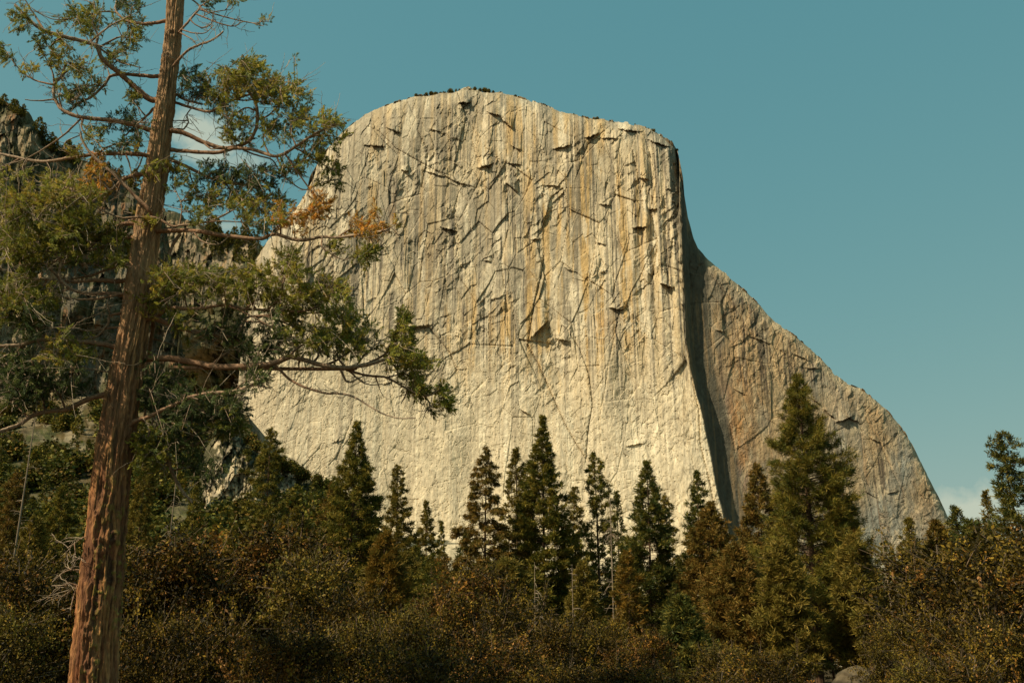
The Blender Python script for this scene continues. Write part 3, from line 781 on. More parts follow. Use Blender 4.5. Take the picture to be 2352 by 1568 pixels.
#  u, vtop, half width, depth, name, palette, keyword settings, label
TREES = [
 (632, 985, 62, 150, 'pine_tree', PINE, dict(power=.55, ragged=.75, nbr=85, base=.25, dens=2.6), 'tall dark pine with a knobbly crown in front of the cracked grey rock knob'),
 (822, 968, 88, 130, 'pine_tree', PINE, dict(power=.9, nbr=135, base=.22, ragged=.45), 'tall dark pointed pine just right of the rock knob, before the pale wall'),
 (925, 1070, 48, 165, 'pine_tree', OLIVE, dict(power=.6, nbr=85, ragged=.6, base=.2), 'slim olive pine standing alone between the tall pointed pine and the sparse tiered fir'),
 (988, 1150, 50, 175, 'pine_tree', OLIVE, dict(power=.85, nbr=80, ragged=.4), 'short olive pine tip just right of the slim lone pine'),
 (1024, 1198, 26, 190, 'pine_tree', PINE, dict(power=.9, nbr=60, ragged=.3), 'smallest pine tip in the gap before the sparse tiered fir'),
 (1115, 1030, 92, 120, 'fir_tree', BROWN, dict(power=.75, nbr=64, ragged=.5, droop=.5, hang=.45, dens=4.6, up=.45, bare=.1), 'sparse brownish fir with drooping tiers and gaps showing the pale wall'),
 (1194, 1030, 52, 128, 'pine_tree', OLIVE, dict(power=.6, nbr=90, ragged=.6), 'rounder shoulder pine touching the left flank of the tall steeple pine'),
 (1246, 956, 92, 122, 'pine_tree', PINE, dict(power=.95, nbr=150, ragged=.5), 'tall dark steeple shaped pine in the centre before the granite face'),
 (1300, 1120, 42, 132, 'pine_tree', OLIVE, dict(power=.6, nbr=70, ragged=.7, bare=.2), 'ragged olive pine leaning out from the right flank of the steeple pine'),
 (1374, 1040, 50, 125, 'pine_tree', PINE, dict(power=.5, nbr=74, ragged=.95, bare=.2, dens=3.0), 'irregular gappy pine with a blunt lopsided top, right of the steeple pine'),
 (1418, 1130, 38, 150, 'pine_tree', DEEP, dict(power=.85, nbr=70, ragged=.4), 'small dark green pine behind the bare trunk with curved twigs'),
 (1481, 1060, 66, 112, 'pine_tree', DEEP, dict(power=.7, nbr=105, ragged=.55, base=.16), 'dark full pine with layered boughs standing over the curved bare trunk'),
 (1530, 1136, 36, 140, 'fir_tree', OLIVE, dict(power=.6, nbr=60, ragged=.8, bare=.3, hang=.3), 'pale thin fir with a see-through crown beside the dark layered pine'),
 (1594, 1080, 60, 135, 'pine_tree', DEEP, dict(power=.75, nbr=85, ragged=.4), 'dark green pine top poking up at the foot of the prow'),
 (1622, 1150, 92, 110, 'fir_tree', BROWN, dict(power=.7, nbr=125, ragged=.4, droop=.35, hang=.15), 'broad brown-green fir in front of the dark strip of the prow'),
 (1738, 1068, 74, 118, 'fir_tree', BROWN, dict(power=.7, nbr=120, ragged=.4, hang=.15), 'brown-green fir with a pale visible trunk left of the largest pine'),
 (1822, 868, 190, 88, 'pine_tree', PINE, dict(power=.85, cone=1.12, nbr=140, ragged=.65, base=.10, dens=3.6, K=18, bl=.44, bw=.034, up=.8, droop=.2, trunk_r=.36), 'largest pine, spreading and olive dark, rising against the brown right wall'),
 (1925, 1110, 60, 105, 'fir_tree', BROWN, dict(power=.65, nbr=100, ragged=.5), 'brownish fir just behind the right flank of the largest pine'),
 (2082, 1190, 48, 108, 'fir_tree', OLIVE, dict(power=.6, nbr=60, ragged=.7, bare=.4, dens=2.2, full=.8), 'thin straggly fir seen against the foot of the right slope'),
 (2142, 1196, 52, 95, 'fir_tree', BROWN, dict(power=.55, nbr=100, ragged=.5), 'brown fir where the granite slope meets the trees'),
 (2192, 1166, 40, 98, 'pine_tree', DEEP, dict(power=.5, nbr=80, ragged=.8), 'bushy green pine under the white cloud'),
 (2308, 992, 88, 78, 'pine_tree', DEEP, dict(power=.45, nbr=100, ragged=.8, base=.2, bare=.15, K=11, bl=.36), 'tall dark pine standing alone against the sky near the white cloud'),
 (2258, 1128, 34, 120, 'fir_tree', OLIVE, dict(power=.7, nbr=60, ragged=.5), 'small pale fir top half hidden behind the lone skyline pine'),
 (700, 1165, 55, 140, 'fir_tree', OLIVE, dict(power=.55, nbr=90, ragged=.7), 'olive fir between the two tall dark pines by the rock knob'),
 (768, 1110, 46, 150, 'fir_tree', BROWN, dict(power=.6, nbr=80, ragged=.6), 'brownish fir pressed against the left side of the tall pointed pine'),
 (648, 1188, 34, 118, 'young_pine', OLIVE, dict(power=.5, nbr=60, ragged=.6), 'young yellowish pine at the foot of the knobbly pine'),
 (880, 1225, 66, 92, 'young_pine', RUSTY, dict(power=.55, nbr=100, ragged=.5), 'rust orange young pine under the slim lone pine'),
 (930, 1270, 70, 100, 'young_pine', OLIVE, dict(power=.5, nbr=100, ragged=.5), 'low olive pine between the rust orange pine and the tiered fir'),
 (1340, 1290, 46, 96, 'young_pine', OLIVE, dict(power=.5, nbr=70, ragged=.6), 'yellowish young pine below the irregular gappy pine'),
 (1440, 1270, 40, 88, 'young_pine', RUSTY, dict(power=.5, nbr=60, ragged=.6), 'golden young pine at the foot of the bare trunk with curved twigs'),
 (1160, 1285, 80, 92, 'young_pine', OLIVE, dict(power=.4, nbr=100, ragged=.5), 'yellow-green bushy pine under the sparse tiered fir'),
 (1690, 1250, 90, 80, 'fir_tree', BROWN, dict(power=.55, nbr=130, ragged=.5), 'golden brown fir low between the broad fir and the largest pine'),
 (1790, 1245, 70, 76, 'fir_tree', OLIVE, dict(power=.5, nbr=100, ragged=.6), 'olive fir hugging the left skirt of the largest pine'),
 (1960, 1230, 74, 78, 'fir_tree', OLIVE, dict(power=.5, nbr=100, ragged=.6), 'olive fir hugging the right skirt of the largest pine'),
 (2110, 1290, 60, 82, 'fir_tree', BROWN, dict(power=.5, nbr=90, ragged=.6), 'brown fir below the foot of the granite slope'),
 (1571, 1372, 64, 58, 'young_pine', DEEP, dict(power=.7, nbr=90, ragged=.5, dens=4), 'young dark green pine low in front of the broad brown fir'),
 (1985, 1330, 40, 72, 'pine_tree', OLIVE, dict(power=.4, nbr=40, ragged=.6, base=.45, trunk_r=.28), 'small crowned pine on a bare orange trunk beside the largest pine'),
 (2230, 1200, 70, 66, 'pine_tree', DEEP, dict(power=.4, nbr=100, ragged=.6), 'dark wide pine beneath the lone skyline pine'),
 (548, 1222, 40, 210, 'fir_tree', PINE, dict(power=.7, nbr=80, ragged=.5), 'dark fir at the foot of the rock knob, left of the knobbly pine'),
 (502, 1205, 40, 230, 'fir_tree', BROWN, dict(power=.8, nbr=80, ragged=.5), 'brownish fir below the left end of the rock knob'),
 (452, 1120, 44, 190, 'fir_tree', PINE, dict(power=.7, nbr=80, ragged=.6), 'dark fir between the cedar trunk and the rock knob'),
 (340, 1065, 50, 170, 'fir_tree', OLIVE, dict(power=.7, nbr=90, ragged=.6), 'olive fir just right of the cedar trunk'),
 (150, 1110, 60, 160, 'fir_tree', PINE, dict(power=.6, nbr=90, ragged=.6), 'dark fir left of the cedar trunk on the lower slope'),
 (30, 1080, 60, 140, 'fir_tree', BROWN, dict(power=.6, nbr=90, ragged=.6), 'brownish fir at the far left edge of the lower slope'),
 (95, 1190, 60, 110, 'fir_tree', OLIVE, dict(power=.55, nbr=100, ragged=.6), 'olive fir low on the left between the two left slope firs'),
]
for i, (u, v, hw, Y, nm, pal, kw, lab) in enumerate(TREES):
    H, R = size_of(u, v, Y, hw)
    kw = dict(kw); kw.setdefault('bl', .34 + Y * .0008); kw.setdefault('bw', .030 + Y * .0003)
    kw['nbr'] = int(kw['nbr'] * 1.95); kw['dens'] = kw.get('dens', 3.2) * 2.0; kw['bw'] *= 1.15; kw.setdefault('K', 14)
    o = conifer(nm, H, R, 300 + i, pal, **kw)
    tag(o, lab, nm.split('_')[1] if nm == 'young_pine' else nm.replace('_tree', ''), G1)
    place(o, u, v, Y)
    tl = np.random.RandomState(i + 50); o.rotation_euler = (tl.normal() * .012, tl.normal() * .022, tl.rand() * 6.28)

# a deeper row of unnamed firs that closes the belt
FILL = [conifer('fir_tree', 22, 4.4, 701, PINE, nbr=120, dens=4.6, K=10, bl=.55, bw=.085, power=.7, ragged=.5),
        conifer('fir_tree', 22, 5.0, 702, BROWN, nbr=120, dens=4.4, K=10, bl=.55, bw=.085, power=.6, ragged=.6),
        conifer('fir_tree', 22, 4.0, 703, DEEP, nbr=120, dens=4.6, K=10, bl=.55, bw=.085, power=.8, ragged=.5)]
fr = np.random.RandomState(31)
for i, u in enumerate(np.concatenate([np.linspace(600, 2330, 30), np.linspace(640, 2320, 16) + 17])):
    v = fr.uniform(1215, 1290) + (40 if 1250 < u < 1600 else 0); Y = fr.uniform(135, 185) if i < 30 else fr.uniform(85, 110)
    if i >= 30: v += 45
    H = at(u, v, Y)[2] + .4; k = i % 3; s_ = H / 22
    o = FILL[k] if i < 3 else copy_tree(FILL[k], (0, 0, 0), 0, 1)
    place(o, u, v, Y); o.scale = (s_ * 1.15, s_ * 1.15, s_); o.rotation_euler = (fr.normal() * .02, fr.normal() * .02, fr.rand() * 6.28)
    tag(o, 'lower fir filling the dense belt of woods below the granite face', 'fir', 'firs filling the belt of woods')

# bare dead trunks
for (u, v, Y, kw, lab) in [
    (412, 1030, 120, dict(nbr=34, L0=3.4, arch=1.0, frm=.45, seed=1, to=.8), 'grey dead snag with long arching bare twigs, right of the cedar trunk'),
    (86, 925, 90, dict(nbr=30, L0=1.6, arch=.3, frm=.4, seed=2), 'pale dead snag on the slope left of the cedar trunk'),
    (1401, 1140, 104, dict(nbr=54, L0=2.6, arch=1.0, frm=.30, seed=3), 'bare brown trunk with downward curved twigs, right of the irregular gappy pine'),
    (1314, 1295, 90, dict(nbr=24, L0=1.6, arch=.4, frm=.3, seed=4), 'short thin bare snag low before the steeple pine'),
    (1228, 1290, 86, dict(nbr=26, L0=2.4, arch=.9, frm=.4, seed=5), 'broken bare snag with tangled twigs below the steeple pine'),
    (2024, 1158, 74, dict(nbr=70, L0=2.6, arch=.9, frm=.12, seed=6, side=1, lean=-.02), 'tall thin dead snag with pale twigs swept to one side, right of the largest pine'),
    (2081, 1356, 74, dict(nbr=3, L0=.5, arch=.3, frm=.4, seed=7, color=(.30, .17, .08), r0=.26), 'broken orange-brown trunk stump without branches, right of the swept snag'),
    (2150, 1250, 80, dict(nbr=20, L0=1.2, arch=.4, frm=.4, seed=8), 'thin pale snag among the brown firs under the cloud')]:
    H = float(at(u, v, Y)[2]) + .4
    o = snag('dead_tree', H, nbr=kw.pop('nbr'), **kw)
    tag(o, lab, 'dead tree', 'bare dead trunks among the firs'); place(o, u, v, Y)

# ------------------------------------------------------------------ far trees: copies of four small kinds
FAR = [conifer('pine_tree', 14, 3.2, 501, DEEP, nbr=34, base=.08, dens=1.6, K=5, bl=1.3, bw=.42, power=.8),
       conifer('pine_tree', 12, 3.6, 502, PINE, nbr=30, base=.05, dens=1.6, K=5, bl=1.4, bw=.5, power=.55),
       leafy('shrub', 6, 5, 503, n=1300, leaf=1.0, cols=DEEP + PINE[1:2], wts=[.3, .3, .2, .2], blobs=9, twigs=4, elong=.7),
       leafy('shrub', 7, 4.5, 504, n=1300, leaf=1.0, cols=BROWN[1:] + PINE[:2], wts=[.2, .3, .25, .25], blobs=9, twigs=4, elong=.7)]
used = set()


def at_y(f, u, v, sd=99.):
    return float(f(np.array([[float(u)]]), np.array([[float(v)]]), np.array([[sd]]))[0, 0])



def far(k, u, v, Y, h, label, group, rz=0., s=None):
    p = at(u, v, Y)
    H = (14, 12, 6, 7)[k]
    nm, cat = (('pine_tree', 'pine'), ('pine_tree', 'pine'), ('shrub', 'shrub'), ('shrub', 'shrub'))[k]
    src = FAR[k]; sc_ = h / H
    if k not in used:
        used.add(k); o = src; o.location = p; o.scale = (sc_ * (s or 1), sc_ * (s or 1), sc_)
    else:
        o = copy_tree(src, p, rz, sc_ * (s or 1), sc_)
    tag(o, label, cat, group)


rng = np.random.RandomState(77)
LT = np.array(LTOP, float)
for i in range(44):                                   # ridge of the left cliff
    u = rng.uniform(-60, 330); v = np.interp(u, LT[:, 0], LT[:, 1]) + rng.uniform(2, 26)
    far(int(rng.rand() < .5), u, v, at_y(left_y, u, v) + 4, rng.uniform(12, 26), 'tiny dark pine on the ridge of the dark left cliff', 'pines on the left ridge', rng.rand() * 6)
GT = np.array(GTOP, float)
for i in range(46):                                   # wooded rim of the lit columns
    u = rng.uniform(470, 605); v = np.interp(u, GT[:, 0], GT[:, 1]) + rng.uniform(4, 70)
    far(0, u, v, at_y(gap_y, u, v) + 4, rng.uniform(28, 44), 'tiny pine on the rim above the sunlit rock columns', 'pines on the far rim', rng.rand() * 6)
TP_ = np.array(TOP, float)
for i in range(46):                                   # scrub along the summit
    u = rng.choice([rng.normal(985, 22), rng.normal(1045, 30), rng.normal(1110, 12), rng.uniform(1140, 1560), rng.normal(1030, 15)])
    v = np.interp(u, TP_[:, 0], TP_[:, 1]) + 2.5
    far(int(rng.choice([1, 3, 3])), u, v, at_y(face_y, u, v, 2.) + 3, rng.uniform(3, 8) * (1.0 if u < 1130 else .6), 'tiny scrubby tree on the summit rim of the granite face', 'scrub on the summit rim', rng.rand() * 6)
# brush and trees over the slope
cnt = 0
while cnt < 285:
    u = rng.uniform(-60, 900); v = rng.uniform(720, 1330)
    tv = np.interp(u, [a for a, b in HTOP], [b for a, b in HTOP])
    if v < tv + 8: continue
    if 470 < u < 740 and v < 1150: continue
    if 545 < u and v < 1050: continue
    if rocky(np.array([u]), np.array([v]))[0] > .35 and rng.rand() < .8: continue
    if v < 900 and rng.rand() < .35: continue
    Y = float(hill_y(np.array([u]), np.array([v]), np.array([99.]))[0])
    k = int(rng.choice([0, 1, 2, 3], p=[.10, .12, .42, .36]))
    h = rng.uniform(.7, 1.25) * ((15, 13, 8, 9)[k]) * (.8 if Y < 500 else 1.25)
    far(k, u, v, Y + 2, h, 'small dark pine on the brushy slope below the cliffs' if k < 2 else 'round dark green bush on the slope below the cliffs',
        'trees and bushes over the slope', rng.rand() * 6, 1.3 if k > 1 else 1.1)
    cnt += 1
KT = np.array(KTOP, float)
for i in range(44):                                   # brush over the knob
    if i < 30: u = rng.uniform(500, 800); v = np.interp(u, KT[:, 0], KT[:, 1]) + rng.uniform(0, 12)
    else: u = rng.uniform(510, 700); v = rng.uniform(1040, 1160)
    Y = float(knob_y(np.array([u]), np.array([v]), np.array([99.]))[0])
    far(int(rng.choice([2, 3, 1], p=[.5, .35, .15])), u, v + 3, Y - 1, rng.uniform(2.2, 4.5) * (.6 if i >= 30 else 1), 'small bush clinging to the grey rock knob', 'bushes on the rock knob', rng.rand() * 6, 1.2)

# ------------------------------------------------------------------ oaks and bushes of the foreground
S_ = [leafy('oak_bush', 5, 3.3, 601, 24000, .105), leafy('oak_bush', 5, 3.0, 602, 23000, .105, wts=[.25, .25, .22, .18, .10]),
      leafy('oak_bush', 5, 3.6, 603, 24000, .105, wts=[.42, .36, .14, .06, .02]), leafy('oak_bush', 5, 3.2, 604, 23000, .10, cols=OAKC[:3] + OLIVE[:2], wts=[.26, .28, .20, .18, .08])]
#  u, vtop, depth, width factor, variant, label
BUSH = [
 (330, 1262, 27, 1.0, 0, 'oak bush rising just right of the cedar trunk'),
 (470, 1232, 28, 1.0, 1, 'reddish tinged oak bush below the dead snag with arching twigs'),
 (600, 1212, 30, 1.05, 1, 'tallest oak bush, brown leaved, under the knobbly pine'),
 (700, 1262, 27, .9, 3, 'yellowish oak bush under the gap between the two tall dark pines'),
 (790, 1345, 25, .9, 0, 'oak bush below the tall pointed pine'),
 (1060, 1300, 34, 1.0, 1, 'coppery oak bush below the sparse tiered fir'),
 (1170, 1330, 32, .9, 2, 'dark oak bush below the bushy yellow-green pine'),
 (1270, 1385, 30, .95, 0, 'oak bush below the steeple pine'),
 (950, 1390, 24, .9, 3, 'olive bush below the rust orange pine'),
 (1370, 1390, 32, .9, 3, 'yellowish bush below the irregular gappy pine'),
 (1460, 1410, 29, .9, 1, 'rust flecked oak bush left of the young dark green pine'),
 (1660, 1440, 30, .9, 3, 'olive bush right of the young dark green pine'),
 (1760, 1450, 27, .9, 2, 'low dark bush at the foot of the largest pine'),
 (2250, 1222, 32, 1.25, 2, 'tall dark oak under the lone skyline pine'),
 (2150, 1290, 34, 1.0, 2, 'dark oak below the green pine under the cloud'),
 (2350, 1235, 28, 1.1, 2, 'dark oak at the right edge of the woods'),
 (2060, 1420, 30, .8, 3, 'olive bush behind the boulder'),
 (2190, 1400, 22, .95, 0, 'oak bush in front of the dark oaks by the right edge'),
 (2320, 1420, 19, .9, 2, 'low dark oak bush in the lower right corner'),
 (360, 1395, 16, .8, 2, 'near dark oak bush beside the cedar trunk base'),
 (520, 1410, 17, .8, 0, 'near oak bush below the tallest brown oak bush'),
 (660, 1440, 15, .8, 1, 'near reddish oak bush low down, left of the olive bush'),
 (810, 1420, 18, .85, 3, 'near yellowish oak bush below the tall pointed pine'),
 (1000, 1470, 16, .8, 2, 'near oak bush low in the middle, dark green'),
 (1130, 1440, 20, .9, 1, 'near coppery oak bush below the dark one'),
 (1330, 1480, 18, .8, 2, 'near dark oak bush low in the centre'),
 (1490, 1490, 17, .8, 1, 'near rust flecked bush below the young dark pine'),
 (1640, 1500, 20, .8, 0, 'near oak bush low, left of the largest pine trunk'),
 (2100, 1500, 18, .7, 3, 'near olive bush just right of the boulder'),
 (2230, 1505, 15, .8, 0, 'near oak bush at the bottom by the right corner'),
 (60, 1270, 26, .9, 0, 'oak bush left of the cedar trunk, upper one'),
 (-20, 1380, 19, .9, 3, 'yellowish oak bush cut by the left edge'),
 (60, 1400, 30, .9, 1, 'rusty oak bush behind the yellowish one at the left edge'),
 (160, 1330, 32, .9, 2, 'dark oak bush right behind the cedar trunk'),
 (260, 1300, 40, 1.0, 2, 'dark bush in the shade behind the cedar trunk'),
]
ub = set()
for i, (u, v, Y, wf, k, lab) in enumerate(BUSH):
    rg = np.random.RandomState(900 + i)
    v = v + (40 if 1150 < u < 1800 else 12)
    p = at(u, v, Y); H = p[2] + .3
    s = H / 5; sx = max(s, .55) * wf
    if k not in ub: ub.add(k); o = S_[k]
    else:
        o = copy_tree(S_[k], (0, 0, 0), 0, 1)
    o.location = (p[0], Y, -.3); o.rotation_euler = (0, 0, rg.rand() * 6.283); o.scale = (sx, sx, s)
    tag(o, lab, 'bush', 'oak bushes of the foreground')

# boulder
rg = np.random.RandomState(5)
n1, n2 = 90, 60
th = np.linspace(0, 2 * math.pi, n1, endpoint=False); ph = np.linspace(0.02, math.pi - .02, n2)
TH, PHI = np.meshgrid(th, ph)
d = np.stack([np.sin(PHI) * np.cos(TH), np.sin(PHI) * np.sin(TH), np.cos(PHI)], -1)
r = 1 + .30 * (fbm(d[..., 0] * 1.6 + 9, d[..., 2] * 1.6 + d[..., 1], 5, 3) - .5) + .10 * (fbm(d[..., 0] * 6 + 9, d[..., 2] * 6 + d[..., 1] * 5, 6, 4) - .5)
v1, _ = worley(d[..., 0] * 2.2 + d[..., 1] + 7, d[..., 2] * 2.2 + 5, 7, .8); r += .16 * (v1 - .5)
p = at(1952, 1508, 46)
HB = p[2] + .6
P = d * r[..., None] * (1.15, 1.2, HB * .66) * (1 - .35 * np.clip(d[..., 2:3], 0, 1)); P[..., 0] += .30 * P[..., 2]; P[..., 2] += HB * .36
idx = np.arange(n1 * n2).reshape(n2, n1); nx = np.roll(idx, -1, 1)
F = np.stack([idx[:-1], idx[1:], nx[1:], nx[:-1]], -1).reshape(-1, 4)
bc = lerp(np.broadcast_to(np.array((.11, .085, .05)), P.shape), (.055, .045, .028), sst(.45, .6, fbm(P[..., 0] * 2, P[..., 2] * 3, 8, 4)))
bo = mesh('boulder', P.reshape(-1, 3), F, M_STONE, bc.reshape(-1, 3))
bo.location = (p[0], 46, -.5)
tag(bo, 'grey-brown pointed boulder at the bottom, right of the largest pine trunk', 'boulder')
# block pile on the summit
for (du, dv, w_, h_, tl) in ((1062, 212, 7, 5, .1), (1073, 213, 8, 7, -.1), (1084, 213, 8, 5, .2), (1096, 213, 5, 7, 0), (1068, 206, 6, 4, -.2), (1078, 205, 6, 4, .15)):
    c = Col(); q = at(du, dv, at_y(face_y, du, dv + 3, 3.) - 4)
    b = np.array([(x, y, z) for z in (0, 1) for y in (-1, 1) for x in (-1, 1)], float)
    b = b * (w_ * .36, w_ * .4, h_ * .62) * (1 + .25 * (np.random.RandomState(du).rand(8, 3) - .5))
    b[:, 0] += tl * b[:, 2]
    c.add(b, [(0, 1, 3, 2), (4, 6, 7, 5), (0, 4, 5, 1), (2, 3, 7, 6), (0, 2, 6, 4), (1, 5, 7, 3)], (.52, .44, .29))
    o = c.build('rock_block', M_ROCK); o.location = q
    tag(o, 'pale rock block of the little pile crowning the summit', 'rock', 'blocks on the summit')
# ------------------------------------------------------------------ the big cedar
CY = 13.0                                   # its distance
EDGE = np.array([(-90, 394, 428), (0, 386, 422), (100, 378, 413), (200, 364, 405), (300, 349, 393), (400, 333, 383), (500, 313, 370), (600, 301, 357), (700, 284, 348), (800, 264, 334),
                 (900, 245, 320), (1000, 230, 305), (1100, 213, 297), (1200, 203, 288), (1300, 187, 281), (1400, 177, 272), (1500, 168, 266), (1568, 160, 264), (1680, 148, 262), (1800, 130, 262)], float)
cl = at((EDGE[:, 1] + EDGE[:, 2]) / 2, EDGE[:, 0], CY); rl = np.linalg.norm(at(EDGE[:, 2], EDGE[:, 0], CY) - at(EDGE[:, 1], EDGE[:, 0], CY), axis=1) / 2
zt = cl[:, 2]


def axis_at(z):
    return np.array((np.interp(-z, -zt, cl[:, 0]), CY, z)), np.interp(-z, -zt, rl)


base_c = np.array((cl[-1, 0], CY, 0))
cedar = empty('cedar_tree', (float(base_c[0]), CY, -.1))
tag(cedar, 'big old cedar with furrowed red-brown trunk and many crooked limbs, nearest tree at the left', 'cedar')
OFF = np.array((base_c[0], CY, -.1))
nr, nc = 1100, 200
z = np.linspace(zt[0], min(zt[-1], -.25), nr)
cx = np.interp(-z, -zt, cl[:, 0]); rr = np.interp(-z, -zt, rl)
cx = np.convolve(np.pad(cx, 30, 'edge'), np.ones(61) / 61, 'valid'); rr = np.convolve(np.pad(rr, 30, 'edge'), np.ones(61) / 61, 'valid')
th = np.linspace(0, 2 * math.pi, nc, endpoint=False)
TH, ZZ = np.meshgrid(th, z)
arc = TH / (2 * math.pi) * 30                # furrow index round the trunk


def pern(x, per, y, s, o=3):                 # noise that closes round the trunk
    r = 0; a = 1; t = 0
    for k in range(o):
        p = per * 2 ** k
        xi = x / (2 * math.pi) * p
        i = np.floor(xi); f = xi - i; f = f * f * (3 - 2 * f)
        yy = y * 2 ** (k * .7); j = np.floor(yy); g_ = yy - j; g_ = g_ * g_ * (3 - 2 * g_)
        i0 = (i % p).astype(np.int64); i1 = ((i + 1) % p).astype(np.int64); j = j.astype(np.int64)
        v = (hsh(i0, j, s + k) * (1 - f) + hsh(i1, j, s + k) * f) * (1 - g_) + (hsh(i0, j + 1, s + k) * (1 - f) + hsh(i1, j + 1, s + k) * f) * g_
        r = r + a * v; t += a; a *= .55
    return r / t


wob = .35 * (pern(TH, 6, ZZ * .9, 401, 3) - .5)
ridge = 1 - np.abs(pern(TH + wob, 24, ZZ * 1.3, 411, 2) * 2 - 1) * 4.2
ridge2 = 1 - np.abs(pern(TH + wob * 1.3, 52, ZZ * 3.6, 421, 2) * 2 - 1) * 4
flake = pern(TH, 60, ZZ * 14, 431, 3) - .5
ridge3 = 1 - np.abs(pern(TH + wob * 2, 90, ZZ * 8, 425, 2) * 2 - 1) * 4
plate = sst(.44, .56, pern(TH + wob, 30, ZZ * 5, 427, 3))
disp = .015 * ridge + .008 * ridge2 + .006 * ridge3 + .016 * flake + .010 * plate + .035 * (pern(TH, 5, ZZ * 1.3, 441, 2) - .5)
disp = disp * (rr[:, None] / .26) ** .6
R = rr[:, None] * .96 + disp
PX = cx[:, None] + R * np.cos(TH); PYY = CY - R * np.sin(TH); PZ = ZZ.copy()
tcol = lerp(np.broadcast_to(np.array((.45, .215, .075)), R.shape + (3,)), (.10, .048, .024), np.clip(sst(.35, -.5, ridge) + .6 * sst(.1, -.7, ridge2) + .45 * sst(.1, -.6, ridge3), 0, 1))
tcol = tcol * (.78 + .44 * pern(TH, 70, ZZ * 20, 437, 3))[..., None]
tcol = lerp(tcol, (.40, .15, .06), sst(.5, .62, pern(TH, 26, ZZ * 4, 439, 3)) * .45)
tcol = lerp(tcol, (.36, .24, .115), sst(.5, 1.0, ridge) * .5 * sst(.4, .7, pern(TH, 9, ZZ * 2, 451, 3)))
tcol = lerp(tcol, (.22, .095, .045), sst(.45, .6, pern(TH, 7, ZZ * 1.6, 461, 3)) * .6)
up_ = sst(3, 8, ZZ); tcol = lerp(tcol, (.48, .32, .17), up_ * .55)
moss = sst(.60, .72, pern(TH, 40, ZZ * 16, 471, 3)) * sst(.5, .62, pern(TH, 5, ZZ * .9, 481, 2)) * sst(5.5, 2.5, ZZ)
tcol = lerp(tcol, (.25, .19, .04), moss * .9)
R = R + moss * .018
# knots on the side that faces the viewer
for (u, v, s) in ((234, 1252, 15), (255, 1232, 9), (221, 1391, 15), (207, 1448, 11), (209, 1531, 12), (391, 68, 10), (380, 121, 7), (250, 1330, 6), (226, 1180, 7), (300, 545, 6), (253, 905, 7)):
    q = at(u, v, CY - .2); ax, ra = axis_at(q[2]); s = s * CY / FPX * (1.0 + .25 * (pern(TH, 12, ZZ * 9, 491, 2) - .5))
    xk = q[0] - ax[0]
    d = np.hypot((PX - ax[0]) - xk, (PZ - q[2]) * .85) / s; d = np.where(np.sin(TH) > 0, d, 99)
    R = R + .020 * (s / .09) * np.exp(-((d - .9) / .35) ** 2) - .016 * np.exp(-(d / .5) ** 2) + .022 * np.exp(-(d / 1.5) ** 2) + .005 * np.sin(d * 14) * np.exp(-(d / 1.1) ** 2)
    tcol = lerp(tcol, (.07, .035, .02), np.exp(-(d / .75) ** 2) * .6)
PX = cx[:, None] + R * np.cos(TH); PYY = CY - R * np.sin(TH)
idx = np.arange(nr * nc).reshape(nr, nc); nx = np.roll(idx, -1, 1)
F = np.stack([idx[:-1], idx[1:], nx[1:], nx[:-1]], -1).reshape(-1, 4)[:, ::-1]
mesh('trunk', np.stack([PX, PYY, PZ], -1).reshape(-1, 3) - OFF, F, M_BARK, tcol.reshape(-1, 3), cedar, smooth=True)

A_, B_, C_, E_, D_ = (0, 0), (0, 517.4), (0, 1003.8), (470.4, 658.6), None


def cv(o, pts):
    return [(x, y) for x, y in pts] if o is None else [(x * .36 + o[0], y * .36 + o[1]) for x, y in pts]


